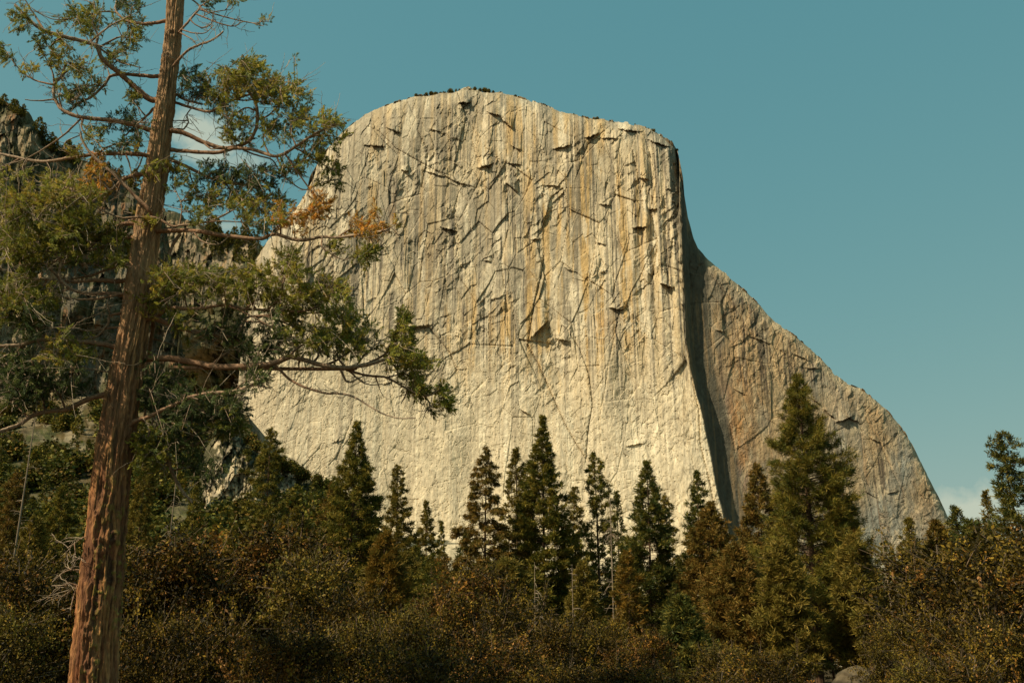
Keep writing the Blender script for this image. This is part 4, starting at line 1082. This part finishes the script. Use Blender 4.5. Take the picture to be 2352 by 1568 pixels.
# limbs: frame, points from the trunk outwards, radius at the root in zoom units, depth drift (m per m outwards), bare, [side shoots]
LIMBS = [
 (A_, [(1050, 135), (980, 150), (900, 150), (830, 135), (780, 110), (745, 70), (750, 20)], 12, .3, [[(745, 80), (650, 75), (520, 100), (430, 120), (330, 120), (240, 80), (150, 20)]]),
 (A_, [(980, 640), (900, 590), (820, 520), (760, 470), (700, 420), (640, 360), (610, 290), (520, 260), (400, 230), (280, 195), (180, 120), (90, 20)], 19, -.35,
  [[(610, 290), (625, 230), (590, 150), (605, 60), (600, 10)], [(280, 195), (230, 110), (190, 50), (150, -20)], [(620, 300), (700, 350), (780, 400), (900, 430)], [(400, 230), (330, 290), (340, 340), (400, 370)], [(640, 300), (760, 240), (860, 250)],
   [(610, 200), (700, 170), (830, 100)]]),
 (A_, [(1000, 490), (900, 485), (780, 480), (700, 500), (660, 560), (570, 640), (480, 685)], 13, .35, [[(700, 485), (680, 430)], [(500, 680), (490, 620), (560, 580), (620, 560)], [(660, 560), (600, 540), (540, 560)]]),
 (A_, [(960, 830), (850, 800), (700, 770), (520, 750), (400, 705), (350, 630), (343, 540), (390, 480), (420, 400)], 15, -.2,
  [[(343, 540), (250, 520), (170, 480), (90, 400), (20, 300)], [(520, 750), (420, 850), (300, 940), (180, 1010), (60, 1050), (-60, 1100)], [(350, 630), (260, 645), (160, 640)], [(400, 690), (380, 600), (450, 640), (520, 600)],
   [(520, 760), (530, 830), (620, 900), (680, 980)], [(343, 540), (330, 450), (250, 300)], [(390, 480), (480, 420), (560, 400)]]),
 (A_, [(920, 990), (800, 985), (620, 995), (450, 1020), (280, 1045), (120, 1020), (0, 990), (-140, 950)], 14, .25, [[(470, 1010), (420, 960), (420, 900), (500, 860), (520, 830)], [(800, 985), (830, 1060), (840, 1120)], [(850, 985), (900, 900), (880, 800), (940, 780)],
   [(620, 990), (700, 930), (820, 900)], [(120, 1020), (40, 1060), (-40, 1130)]]),
 (A_, [(960, 1350), (860, 1250), (740, 1130), (600, 1010), (530, 920), (508, 850)], 12, -.8, []),
 (A_, [(910, 1110), (840, 1120), (780, 1150), (700, 1230), (640, 1300)], 15, .6, [[(780, 1150), (740, 1240), (700, 1330)], [(860, 1120), (900, 1030), (930, 960)]]),
 (A_, [(980, 690), (930, 740), (880, 780), (800, 850)], 8, .7, [[(930, 740), (850, 640), (840, 590)], [(880, 780), (800, 760), (740, 780)], [(880, 780), (860, 860), (830, 930)]]),
 (A_, [(1110, 650), (1200, 680), (1330, 715), (1400, 690), (1500, 640), (1600, 610), (1740, 560)], 9, -.1, [[(1330, 715), (1420, 660), (1480, 560), (1560, 480)], [(1500, 640), (1600, 640), (1700, 590), (1850, 540)], [(1200, 680), (1220, 620), (1300, 560)]]),
 (A_, [(1110, 590), (1180, 630), (1300, 660)], 12, .8, [[(1180, 630), (1160, 560), (1180, 480)], [(1240, 650), (1280, 580), (1280, 500)]]),
 (A_, [(1090, 440), (1140, 380), (1200, 320), (1280, 285), (1370, 250), (1430, 205)], 10, -.4, [[(1280, 285), (1330, 270), (1390, 240)]]),
 (A_, [(1150, 200), (1190, 150), (1240, 90), (1280, 40), (1230, -10)], 9, .4, [[(1280, 40), (1330, 80), (1400, 70), (1470, 65)], [(1170, 60), (1220, 130), (1290, 175), (1350, 150), (1358, 80), (1290, 110)], [(1160, 190), (1240, 215), (1310, 210), (1365, 165)],
   [(1310, 130), (1420, 155), (1500, 160), (1560, 130), (1680, 160)], [(1280, 40), (1340, 0), (1400, -30)], [(1500, 160), (1600, 150), (1690, 120)], [(1170, 230), (1220, 250), (1250, 290)]]),
 (A_, [(1090, 830), (1180, 850), (1290, 900), (1400, 940), (1500, 935), (1600, 890), (1640, 780), (1630, 650), (1580, 560), (1545, 460), (1540, 380)], 15, -.3,
  [[(1630, 760), (1720, 730), (1800, 640), (1860, 550)], [(1600, 620), (1740, 590), (1880, 570)], [(1290, 900), (1350, 950), (1400, 940)], [(1640, 700), (1560, 690), (1480, 760), (1440, 850)], [(1600, 560), (1500, 500), (1440, 440)]]),
 (A_, [(1080, 955), (1200, 965), (1380, 970), (1500, 940), (1600, 945), (1760, 985), (1870, 930), (1960, 870), (2100, 790), (2210, 760)], 13, -.5,
  [[(1530, 935), (1620, 985), (1740, 1020), (1790, 1100), (1860, 1170), (1950, 1215), (2060, 1170), (2180, 1150)], [(1870, 930), (1950, 980), (2040, 1040), (2130, 1090)], [(1760, 985), (1800, 1060), (1880, 1060), (1960, 1000)], [(1960, 870), (2060, 860), (2200, 890)],
   [(1950, 1215), (2010, 1250), (2080, 1270)], [(1720, 980), (1680, 880), (1720, 800)], [(1880, 920), (1850, 820), (1900, 770)]]),
 (A_, [(1090, 1020), (1200, 1070), (1320, 1130), (1430, 1165), (1560, 1180), (1700, 1190)], 12, .5, [[(1320, 1130), (1400, 1080), (1480, 1070)], [(1430, 1165), (1500, 1240), (1600, 1300), (1720, 1350)], [(1560, 1180), (1640, 1120), (1720, 1090)], [(1200, 1070), (1240, 1180), (1320, 1270)],
   [(1600, 1300), (1700, 1290), (1800, 1320)]]),
 (A_, [(1090, 830), (1130, 820), (1170, 825), (1200, 780), (1195, 730), (1220, 700)], 6, .5, [[(1200, 770), (1100, 770)]]),
 (A_, [(990, 1480), (1200, 1470), (1420, 1500), (1650, 1525), (1750, 1500), (1900, 1540), (2050, 1515), (2150, 1520), (2330, 1500), (2480, 1470)], 13, -.6,
  [[(1720, 1510), (1780, 1440), (1850, 1390), (1960, 1340)], [(2050, 1515), (2060, 1580), (2150, 1640), (2220, 1660)], [(2150, 1520), (2230, 1460), (2300, 1420)], [(1230, 1480), (1290, 1540), (1400, 1560), (1480, 1500)], [(2330, 1500), (2400, 1450), (2420, 1400)],
   [(2330, 1500), (2380, 1560), (2330, 1640)], [(1850, 1400), (1780, 1380), (1700, 1400)]]),
 (A_, [(1010, 1400), (930, 1385), (850, 1388), (780, 1390), (700, 1360), (560, 1280), (470, 1210)], 7, -1.0, [[(700, 1360), (600, 1380), (480, 1440), (380, 1470)], [(560, 1280), (480, 1260), (380, 1270), (250, 1300), (120, 1330)]]),
 (A_, [(930, 1388), (1010, 1400), (1100, 1450), (1170, 1440), (1300, 1420), (1450, 1360), (1560, 1270)], 8, -.9, [[(1300, 1420), (1420, 1410), (1560, 1420), (1660, 1460)], [(1150, 1440), (1160, 1320), (1130, 1230)]]),
 (A_, [(860, 1400), (780, 1430), (700, 1470), (600, 1510)], 10, .5, [[(700, 1470), (620, 1460), (540, 1500)]]),
 (B_, [(980, 60), (1080, 30), (1150, 50), (1110, 120), (1090, 200), (1088, 300), (1080, 360)], 14, .4, []),
 (B_, [(780, 355), (600, 350), (400, 360), (300, 345), (180, 350)], 14, -.2, [[(380, 350), (380, 260), (440, 230), (500, 180)], [(400, 350), (300, 260), (200, 180), (100, 160)], [(300, 345), (250, 420), (160, 480), (60, 520)]]),
 (B_, [(830, 445), (700, 430), (560, 430), (450, 400), (380, 330), (390, 240), (450, 180)], 13, -.5, [[(390, 240), (340, 180), (240, 140)], [(450, 400), (380, 420), (300, 400)]]),
 (B_, [(770, 440), (600, 465), (450, 460), (350, 420)], 7, -.7, []),
 (B_, [(800, 255), (680, 280), (560, 325), (450, 345)], 11, .5, [[(680, 280), (600, 250), (500, 250), (420, 280)], [(560, 325), (500, 280), (480, 220)]]),
 (B_, [(800, -10), (720, 20), (640, 60), (500, 100), (400, 180), (300, 240)], 11, .4, [[(500, 100), (400, 90), (300, 60)], [(640, 60), (560, 160), (480, 200)]]),
 (B_, [(820, 80), (740, 100), (640, 140), (520, 180)], 10, .2, [[(740, 100), (660, 90), (580, 110)]]),
 (B_, [(760, 780), (640, 750), (480, 740), (300, 730), (150, 765), (0, 775), (-120, 790)], 16, -.3, [[(300, 730), (220, 640), (130, 600), (40, 560)], [(240, 740), (300, 810), (400, 820), (480, 840)], [(640, 750), (700, 735), (730, 735)], [(150, 765), (80, 840), (20, 900)],
   [(480, 740), (440, 780), (520, 800)]]),
 (B_, [(750, 650), (650, 660), (560, 670), (470, 650)], 7, .4, []),
 (B_, [(760, 560), (700, 575), (680, 630), (620, 700), (570, 725)], 8, .5, [[(695, 570), (695, 530)]]),
 (B_, [(700, 935), (620, 925), (515, 908)], 5, .2, []),
 (B_, [(690, 1075), (560, 1110), (420, 1170), (240, 1200), (120, 1270), (0, 1310), (-120, 1330)], 17, -.4, [[(240, 1195), (160, 1150), (120, 1100), (0, 1090)], [(420, 1165), (380, 1080), (300, 1020), (200, 960)], [(300, 1190), (260, 1060), (160, 980), (60, 940)], [(160, 1150), (80, 1130), (0, 1100)]]),
 (B_, [(900, 850), (1050, 850), (1200, 870), (1400, 905), (1600, 900), (1720, 895), (1840, 850), (1900, 860), (2060, 905), (2200, 915), (2330, 900), (2500, 850)], 21, -.25,
  [[(1850, 850), (1890, 790), (1980, 730), (2060, 650)], [(1760, 905), (1850, 980), (1960, 1040), (2080, 1075), (2140, 1075), (2250, 1100), (2400, 1190), (2520, 1230), (2640, 1230)], [(1420, 905), (1560, 920), (1620, 880), (1570, 790)],
   [(2060, 905), (2150, 860), (2260, 790), (2350, 740)], [(1360, 860), (1450, 810), (1550, 780)], [(1900, 870), (1910, 915)], [(2140, 1075), (2220, 1000), (2320, 960)], [(1980, 885), (2030, 830), (2030, 740)], [(1640, 895), (1640, 820), (1700, 760)], [(2200, 915), (2160, 850), (2150, 770)]]),
 (E_, [(860, 525), (910, 530), (960, 545), (1060, 570), (1160, 580), (1280, 640), (1360, 680), (1440, 690), (1520, 640)], 8, -.3, [[(910, 545), (1000, 600), (1060, 625), (1140, 620)], [(1160, 580), (1230, 560), (1290, 560)], [(1440, 690), (1480, 650), (1500, 610)], [(1280, 680), (1250, 750)],
   [(1400, 690), (1440, 740), (1430, 800)], [(1080, 620), (1120, 665)], [(1480, 650), (1520, 700), (1550, 750)]]),
 (E_, [(860, 525), (950, 510), (1060, 480), (1150, 430), (1180, 380), (1220, 300), (1250, 220), (1255, 170)], 8, -.2, [[(930, 415), (1050, 400), (1110, 350), (1190, 300)], [(1150, 430), (1230, 450), (1320, 470), (1400, 470)], [(1180, 380), (1260, 380), (1330, 370)], [(1150, 430), (1200, 500), (1240, 560)]]),
 (B_, [(990, 590), (1040, 550), (1080, 530), (1250, 535), (1440, 510), (1560, 540), (1700, 552), (1900, 560)], 13, -.5, [[(1460, 460), (1600, 570), (1750, 650), (1940, 730), (2080, 740)], [(1200, 535), (1180, 430), (1240, 350)], [(1440, 510), (1420, 400), (1330, 340)], [(1560, 540), (1640, 480), (1700, 460), (1690, 330)],
   [(1700, 552), (1780, 480), (1880, 450), (1980, 460)], [(1080, 530), (1040, 440), (1060, 340)], [(1640, 550), (1560, 440), (1520, 330)], [(1900, 560), (1980, 540), (2060, 480), (2100, 400)], [(1780, 480), (1800, 380), (1840, 290), (1830, 200)]]),
 (B_, [(980, 590), (1060, 615), (1150, 650), (1300, 680), (1450, 705), (1530, 680), (1560, 600), (1600, 575)], 15, .3, [[(1480, 700), (1560, 760), (1660, 800), (1760, 790)], [(1300, 680), (1380, 730)], [(1560, 620), (1660, 620), (1780, 680), (1880, 780)], [(1600, 575), (1720, 590), (1900, 660), (2040, 700), (2180, 700)],
   [(1900, 660), (1960, 560), (2080, 560), (2200, 600)]]),
 (B_, [(820, 1275), (880, 1240), (950, 1220), (1100, 1150), (1200, 1100), (1350, 1070), (1500, 1060), (1620, 1020), (1720, 960), (1745, 925)], 13, -.5, [[(1500, 1060), (1560, 1000), (1640, 980)], [(1620, 1020), (1680, 1030)]]),
 (B_, [(860, 1330), (950, 1370), (1050, 1430), (1090, 1520), (1130, 1620), (1180, 1700), (1240, 1760)], 15, .4, [[(1050, 1430), (1180, 1410), (1300, 1380), (1420, 1330)], [(950, 1370), (1000, 1280), (1060, 1200), (1180, 1180), (1290, 1185)], [(1100, 1560), (1200, 1540), (1330, 1560), (1420, 1560)],
   [(1060, 1200), (1020, 1100), (1040, 1020)], [(1180, 1410), (1280, 1300), (1400, 1220), (1480, 1200)]]),
 (B_, [(960, 480), (985, 620), (965, 760), (940, 900), (945, 1060), (925, 1250)], 17, 1.2, [[(970, 720), (1050, 740), (1130, 765)]]),
 (C_, [(530, 850), (450, 845), (390, 870), (330, 925)], 3, .2, [[(450, 845), (435, 830)]]),
 (C_, [(510, 950), (440, 930), (400, 945), (315, 950)], 4, .0, [[(480, 960), (440, 990), (420, 1030)], [(480, 980), (460, 1040), (445, 1100)]]),
 (C_, [(560, 640), (520, 640), (470, 680), (430, 700)], 3, .2, [[(520, 740), (480, 770), (450, 800)]]),
]
# foliage masses: frame, x0, x1, y0, y1, how many sprays, kind (0 green, 1 yellow, 2 rust, 3 dark)
CL = [
 (A_, 1140, 1300, 420, 640, 60, 3), (A_, 1290, 1460, 440, 700, 85, 0), (A_, 1400, 1560, 450, 640, 70, 1), (A_, 1500, 1760, 390, 600, 110, 1), (A_, 1620, 1780, 520, 700, 50, 1), (A_, 1700, 1980, 520, 700, 70, 1), (A_, 1390, 1600, 720, 900, 70, 0),
 (A_, 1650, 1900, 750, 900, 60, 0), (A_, 1850, 2010, 640, 780, 40, 1), (A_, 1950, 2210, 740, 900, 65, 1), (A_, 1900, 2150, 920, 1050, 45, 0), (A_, 2000, 2200, 1050, 1200, 30, 0), (A_, 1780, 1940, 1000, 1160, 30, 0), (A_, 1500, 1620, 350, 480, 24, 0),
 (A_, 1250, 1500, 1050, 1190, 60, 3), (A_, 1450, 1780, 1050, 1220, 95, 3), (A_, 1500, 1830, 1220, 1430, 140, 1), (A_, 1150, 1400, 1180, 1420, 75, 0), (A_, 1080, 1220, 1080, 1300, 30, 0), (A_, 1350, 1560, 1190, 1330, 50, 0), (A_, 1640, 1720, 1430, 1500, 14, 3),
 (A_, 900, 1100, 1040, 1170, 55, 1), (A_, 900, 1000, 1400, 1470, 18, 1), (A_, 1940, 2090, 1260, 1400, 50, 2), (A_, 1710, 1960, 1370, 1460, 40, 2), (A_, 2220, 2480, 1400, 1530, 55, 2), (A_, 2260, 2420, 1560, 1660, 22, 1), (A_, 2090, 2180, 1540, 1600, 12, 0), (A_, 2170, 2330, 1620, 1700, 12, 0),
 (A_, 70, 200, 60, 200, 26, 0), (A_, 240, 340, 190, 290, 12, 0), (A_, 370, 620, 60, 170, 45, 0), (A_, 470, 660, 120, 240, 30, 0), (A_, 720, 900, -30, 60, 40, 3), (A_, 790, 930, 90, 190, 26, 1), (A_, 650, 860, 240, 450, 36, 0), (A_, 760, 910, 220, 310, 26, 0), (A_, 560, 640, 0, 120, 16, 0),
 (A_, 340, 560, 290, 480, 60, 1), (A_, 350, 600, 470, 640, 40, 0), (A_, 0, 80, 290, 390, 18, 0), (A_, 140, 240, 420, 490, 14, 1), (A_, 200, 290, 270, 350, 10, 0), (A_, 370, 560, 590, 700, 26, 3), (A_, 600, 670, 510, 580, 10, 1),
 (A_, 810, 900, 560, 690, 22, 0), (A_, 720, 860, 730, 810, 26, 3), (A_, 780, 930, 800, 960, 34, 3), (A_, 570, 710, 790, 960, 22, 0), (A_, 680, 900, 930, 990, 16, 1), (A_, 460, 560, 950, 1000, 10, 1), (A_, 1440, 1520, -30, 20, 8, 0), (A_, 1590, 1690, 110, 190, 5, 0), (A_, 1270, 1360, -20, 20, 12, 3),
 (A_, 0, 230, 1120, 1350, 90, 1), (A_, 0, 230, 1330, 1568, 90, 0), (A_, 220, 480, 1160, 1360, 100, 1), (A_, 220, 480, 1340, 1568, 110, 0), (A_, 400, 700, 1330, 1568, 120, 0), (A_, 270, 440, 1100, 1200, 30, 1), (A_, 560, 770, 1060, 1200, 45, 2), (A_, 470, 640, 1180, 1330, 34, 1),
 (A_, -200, 0, 1150, 1568, 60, 0), (A_, 640, 760, 1400, 1568, 20, 0),
 (B_, 0, 300, 0, 300, 130, 0), (B_, 280, 560, 0, 250, 110, 0), (B_, 540, 860, 0, 270, 120, 0), (B_, 0, 320, 300, 560, 130, 0), (B_, 0, 340, 500, 720, 90, 3), (B_, 180, 400, 440, 620, 40, 0), (B_, 280, 600, 690, 880, 80, 1), (B_, 0, 210, 820, 960, 40, 3), (B_, 50, 330, 900, 1130, 90, 3), (B_, 300, 560, 900, 1100, 70, 3), (B_, -200, 0, 0, 900, 90, 0),
 (B_, 920, 1160, 230, 500, 90, 1), (B_, 1100, 1420, 270, 480, 110, 0), (B_, 1400, 1700, 250, 520, 120, 0), (B_, 1760, 1910, 150, 270, 30, 0), (B_, 1650, 1960, 240, 520, 130, 1), (B_, 1900, 2230, 330, 560, 120, 1), (B_, 2080, 2330, 520, 760, 110, 1), (B_, 1500, 1820, 600, 880, 130, 3),
 (B_, 1750, 2110, 560, 850, 130, 0), (B_, 2040, 2380, 700, 860, 90, 0), (B_, 950, 1300, 520, 720, 50, 0), (B_, 1300, 1520, 560, 760, 50, 3), (B_, 1550, 1700, 900, 1060, 30, 3), (B_, 880, 1000, 440, 600, 26, 1), (B_, 1700, 1900, 440, 620, 50, 0),
 (B_, 880, 1260, 920, 1180, 120, 3), (B_, 1000, 1320, 1130, 1400, 120, 3), (B_, 1250, 1570, 1060, 1320, 130, 3), (B_, 1300, 1600, 1230, 1360, 60, 0), (B_, 880, 1100, 1300, 1500, 60, 0), (None, 14, 112, 832, 928, 150, 3, 12.45), (C_, 1150, 1300, 60, 220, 30, 3), (C_, 1180, 1420, 150, 340, 40, 3), (C_, 840, 1000, 60, 240, 40, 1), (C_, 980, 1150, 0, 120, 40, 3),
 (E_, 1190, 1300, 170, 370, 75, 0), (E_, 1150, 1330, 350, 570, 90, 1), (E_, 1270, 1430, 430, 570, 50, 1), (E_, 1280, 1400, 550, 730, 60, 1), (E_, 1460, 1530, 610, 690, 16, 1), (E_, 1470, 1570, 680, 790, 26, 1), (E_, 1415, 1450, 750, 830, 8, 0),
]
KC = [((.105, .105, .016), (.065, .074, .014), (.16, .135, .022)), ((.16, .15, .025), (.11, .115, .022), (.20, .15, .028)), ((.30, .15, .025), (.22, .12, .020), (.17, .13, .025)), ((.045, .060, .020), (.065, .075, .020), (.035, .045, .018))]
rng = np.random.RandomState(11)
MPP = CY / FPX                                        # metres per layout pixel near the tree
limbs = []
for li, (o, pts, r0, drift, shoots) in enumerate(LIMBS):
    P2 = np.array(cv(o, pts))
    z0 = at(P2[0, 0], P2[0, 1], CY)[2]; ax, ra = axis_at(z0)
    cross = drift < -.6 and li in (5, 17, 18)         # passes in front of the trunk
    def lift(Q, y0=None, dr=drift):
        s = np.concatenate([[0], np.cumsum(np.hypot(*np.diff(Q, axis=0).T))]) * MPP
        y = (CY if y0 is None else y0) + dr * s * .6 + .10 * np.sin(s * 2.1 + li)
        if cross and y0 is None: y = CY - ra - .05 + dr * s * .15
        return at(Q[:, 0], Q[:, 1], y)
    P3 = lift(P2)
    if cross: P3 = np.concatenate([[[ax[0], CY, P3[0, 2] - .1]], P3])
    else:
        o_ = (P3[0] - ax) * (1, 0, 0)
        P3 = np.concatenate([[ax + o_ * .2 + (0, 0, P3[0, 2] - z0)], P3])
    c = Col()
    path = smooth_path(P3, 7)
    path[6:] += np.cumsum(rng.normal(size=(len(path) - 6, 3)) * .0022, 0)
    t = np.linspace(0, 1, len(path))
    r = r0 * .36 * MPP * 1.2 * (1 - .62 * t ** .8) + .003
    lc = lerp(np.broadcast_to(np.array((.26, .13, .065)), (len(path), 3)), (.36, .27, .18), sst(0, 1, t) * .8 + .15 * rng.rand(len(path)))
    tube(c, path, r * (1 + .18 * (rng.rand(len(path)) - .4)), 9, lc, rng, .16)
    # collar where the limb leaves the trunk
    segs = [path[4:]]
    rad_s = [r[4:]]
    for sh in shoots:
        Q = np.array(cv(o, sh)); j = np.argmin(np.linalg.norm(path - at(Q[0, 0], Q[0, 1], path[:, 1].mean()), axis=1))
        d2 = np.linalg.norm(path - at(Q[0, 0], Q[0, 1], path[:, 1:2].ravel()), axis=1); j = int(np.argmin(d2))
        S3 = lift(Q, path[j, 1], rng.uniform(-.6, .6)); S3[0] = path[j]
        sp = smooth_path(S3, 6); sp[3:] += np.cumsum(rng.normal(size=(len(sp) - 3, 3)) * .002, 0)
        ts = np.linspace(0, 1, len(sp)); rs = min(r[j] * .8, max(.30 * r[0], .009)) * (1 - .65 * ts) + .0025
        tube(c, sp, rs, 7, lerp(np.broadcast_to(np.array((.26, .145, .08)), (len(sp), 3)), (.36, .28, .19), ts), rng, .15)
        segs.append(sp); rad_s.append(rs)
    # dead side twigs
    A = np.concatenate(segs)
    L_ = len(A)
    for k in range(min(26, 3 + L_ // 6)):
        j = rng.randint(L_ // 8, L_); d = unit(rng.normal(size=3) * (1, .7, .8)); ln = rng.uniform(.10, .42)
        q = np.linspace(0, 1, 6)[:, None]
        tw = A[j] + d * q * ln + np.cumsum(rng.normal(size=(6, 3)) * .012, 0) + np.array((0, 0, 1.)) * q ** 2 * ln * rng.uniform(-.4, .3)
        tube(c, tw, np.linspace(.0055, .0022, 6), 4, (.33, .25, .17))
        for m_ in range(2):
            i0 = rng.randint(2, 5); dd = unit(d + rng.normal(size=3) * .8)
            tube(c, tw[i0] + dd * q[:4] * ln * .5 + np.cumsum(rng.normal(size=(4, 3)) * .008, 0), (.0035, .003, .0025, .0018), 3, (.33, .25, .17))
    limbs.append(dict(col=c, A=A, fol=Col(), n=0))
allP = np.concatenate([l['A'] for l in limbs]); allI = np.concatenate([np.full(len(l['A']), i) for i, l in enumerate(limbs)])
# projected positions for finding the nearest limb
rel = allP - (0, 0, EYE)
fw = rel[:, 1] * math.cos(PITCH) + rel[:, 2] * math.sin(PITCH); upc = -rel[:, 1] * math.sin(PITCH) + rel[:, 2] * math.cos(PITCH)
AU = PW / 2 + rel[:, 0] / fw * FPX; AV = PH / 2 - upc / fw * FPX
noleaf = {5, 10, 15, 20, 23, 28, 29, 30, 39, 40, 41, 42}
okm = ~np.isin(allI, list(noleaf))
for (o, x0, x1, y0, y1, ns, kind, *fy) in CL:
    (a0, b0), (a1, b1) = cv(o, [(x0, y0), (x1, y1)])
    ns = int(ns * 2.5); nt_ = max(2, ns // 6)
    for k in range(nt_):
        while True:
            g_ = rng.uniform(-1, 1, 2)
            if g_ @ g_ < 1.05: break
        u = (a0 + a1) / 2 + g_[0] * (a1 - a0) / 2; v = (b0 + b1) / 2 + g_[1] * (b1 - b0) / 2
        d = np.hypot(AU - u, AV - v) + np.where(okm, 0, 1e4) + rng.rand(len(AU)) * 14
        j = int(np.argmin(d)); L = limbs[allI[j]]
        # aim for a start a little nearer the trunk so that twigs sweep outwards
        y = allP[j, 1] + rng.normal() * (.12 + .0032 * min(a1 - a0, 110))
        if fy: y = fy[0] + rng.normal() * .12
        tip = at(u, v, y)
        st_ = allP[j]; ln = np.linalg.norm(tip - st_)
        mid_ = (st_ + tip) / 2 + rng.normal(size=3) * .12 * ln + (0, 0, .06 * ln)
        tw = smooth_path([st_, mid_, tip], 4)
        tube(L['col'], tw, np.linspace(.0065, .0028, len(tw)), 4, (.30, .21, .14))
        out_ = unit(tip - st_ + np.array(((u - 340) / 400. * .2, 0, .03)))
        if k % 2 == 0:                                    # a bare pale twig shows among the green
            d_ = unit(tip - st_ + rng.normal(size=3) * .5 * ln); q = np.linspace(0, 1, 6)[:, None]; l2 = ln * rng.uniform(.5, 1.3) + .1
            tw2 = tw[3] + d_ * q * l2 + np.cumsum(rng.normal(size=(6, 3)) * .014, 0)
            tube(L['col'], tw2, np.linspace(.0055, .002, 6), 3, (.40, .31, .21))
            dd = unit(d_ + rng.normal(size=3) * .7)
            tube(L['col'], tw2[2] + dd * q[:4] * l2 * .45, (.0035, .003, .0025, .0018), 3, (.40, .31, .21))
        # six sprays along the twig end, each a fan of flat scale-leaved shoots
        for s in range(6):
            q = rng.uniform(.35, 1.05); b = tw[min(len(tw) - 1, int(q * (len(tw) - 1)))] + rng.normal(size=3) * .022
            ax_ = unit(out_ * .7 + rng.normal(size=3) * .55 + (0, 0, rng.choice([.35, -.35, -.1])))
            nrm = unit(np.cross(ax_, rng.normal(size=3))); sdv = np.cross(nrm, ax_)
            Ls = rng.uniform(.11, .23); m = 28
            tt = rng.uniform(.05, 1, m); sg = np.where(np.arange(m) % 2, 1, -1)
            bp = b + ax_ * (tt * Ls * .7)[:, None] + nrm * (rng.normal(size=m) * .008)[:, None]
            dv = ax_ * (.75 + .4 * tt)[:, None] + sdv * (sg * rng.uniform(.3, .8, m) * (1.2 - tt))[:, None] + rng.normal(size=(m, 3)) * .14 + (0, 0, -.08)
            cc = np.array(KC[kind])[rng.choice(3, p=(.45, .3, .25))] * rng.uniform(1.3, 3.1)
            blades(L['fol'], bp, dv, Ls * .33 * (1.15 - .6 * tt), .0098, cc * (.8 + .4 * rng.rand(m, 1)), rng, .5)
            L['n'] += 1
for l in limbs:
    for c in (l['col'], l['fol']):
        c.V = [x - OFF for x in c.V]
    lo = l['col'].build('limb', M_LIMB, cedar, True)
    if l['n']: l['fol'].build('foliage', M_CEDAR, lo)
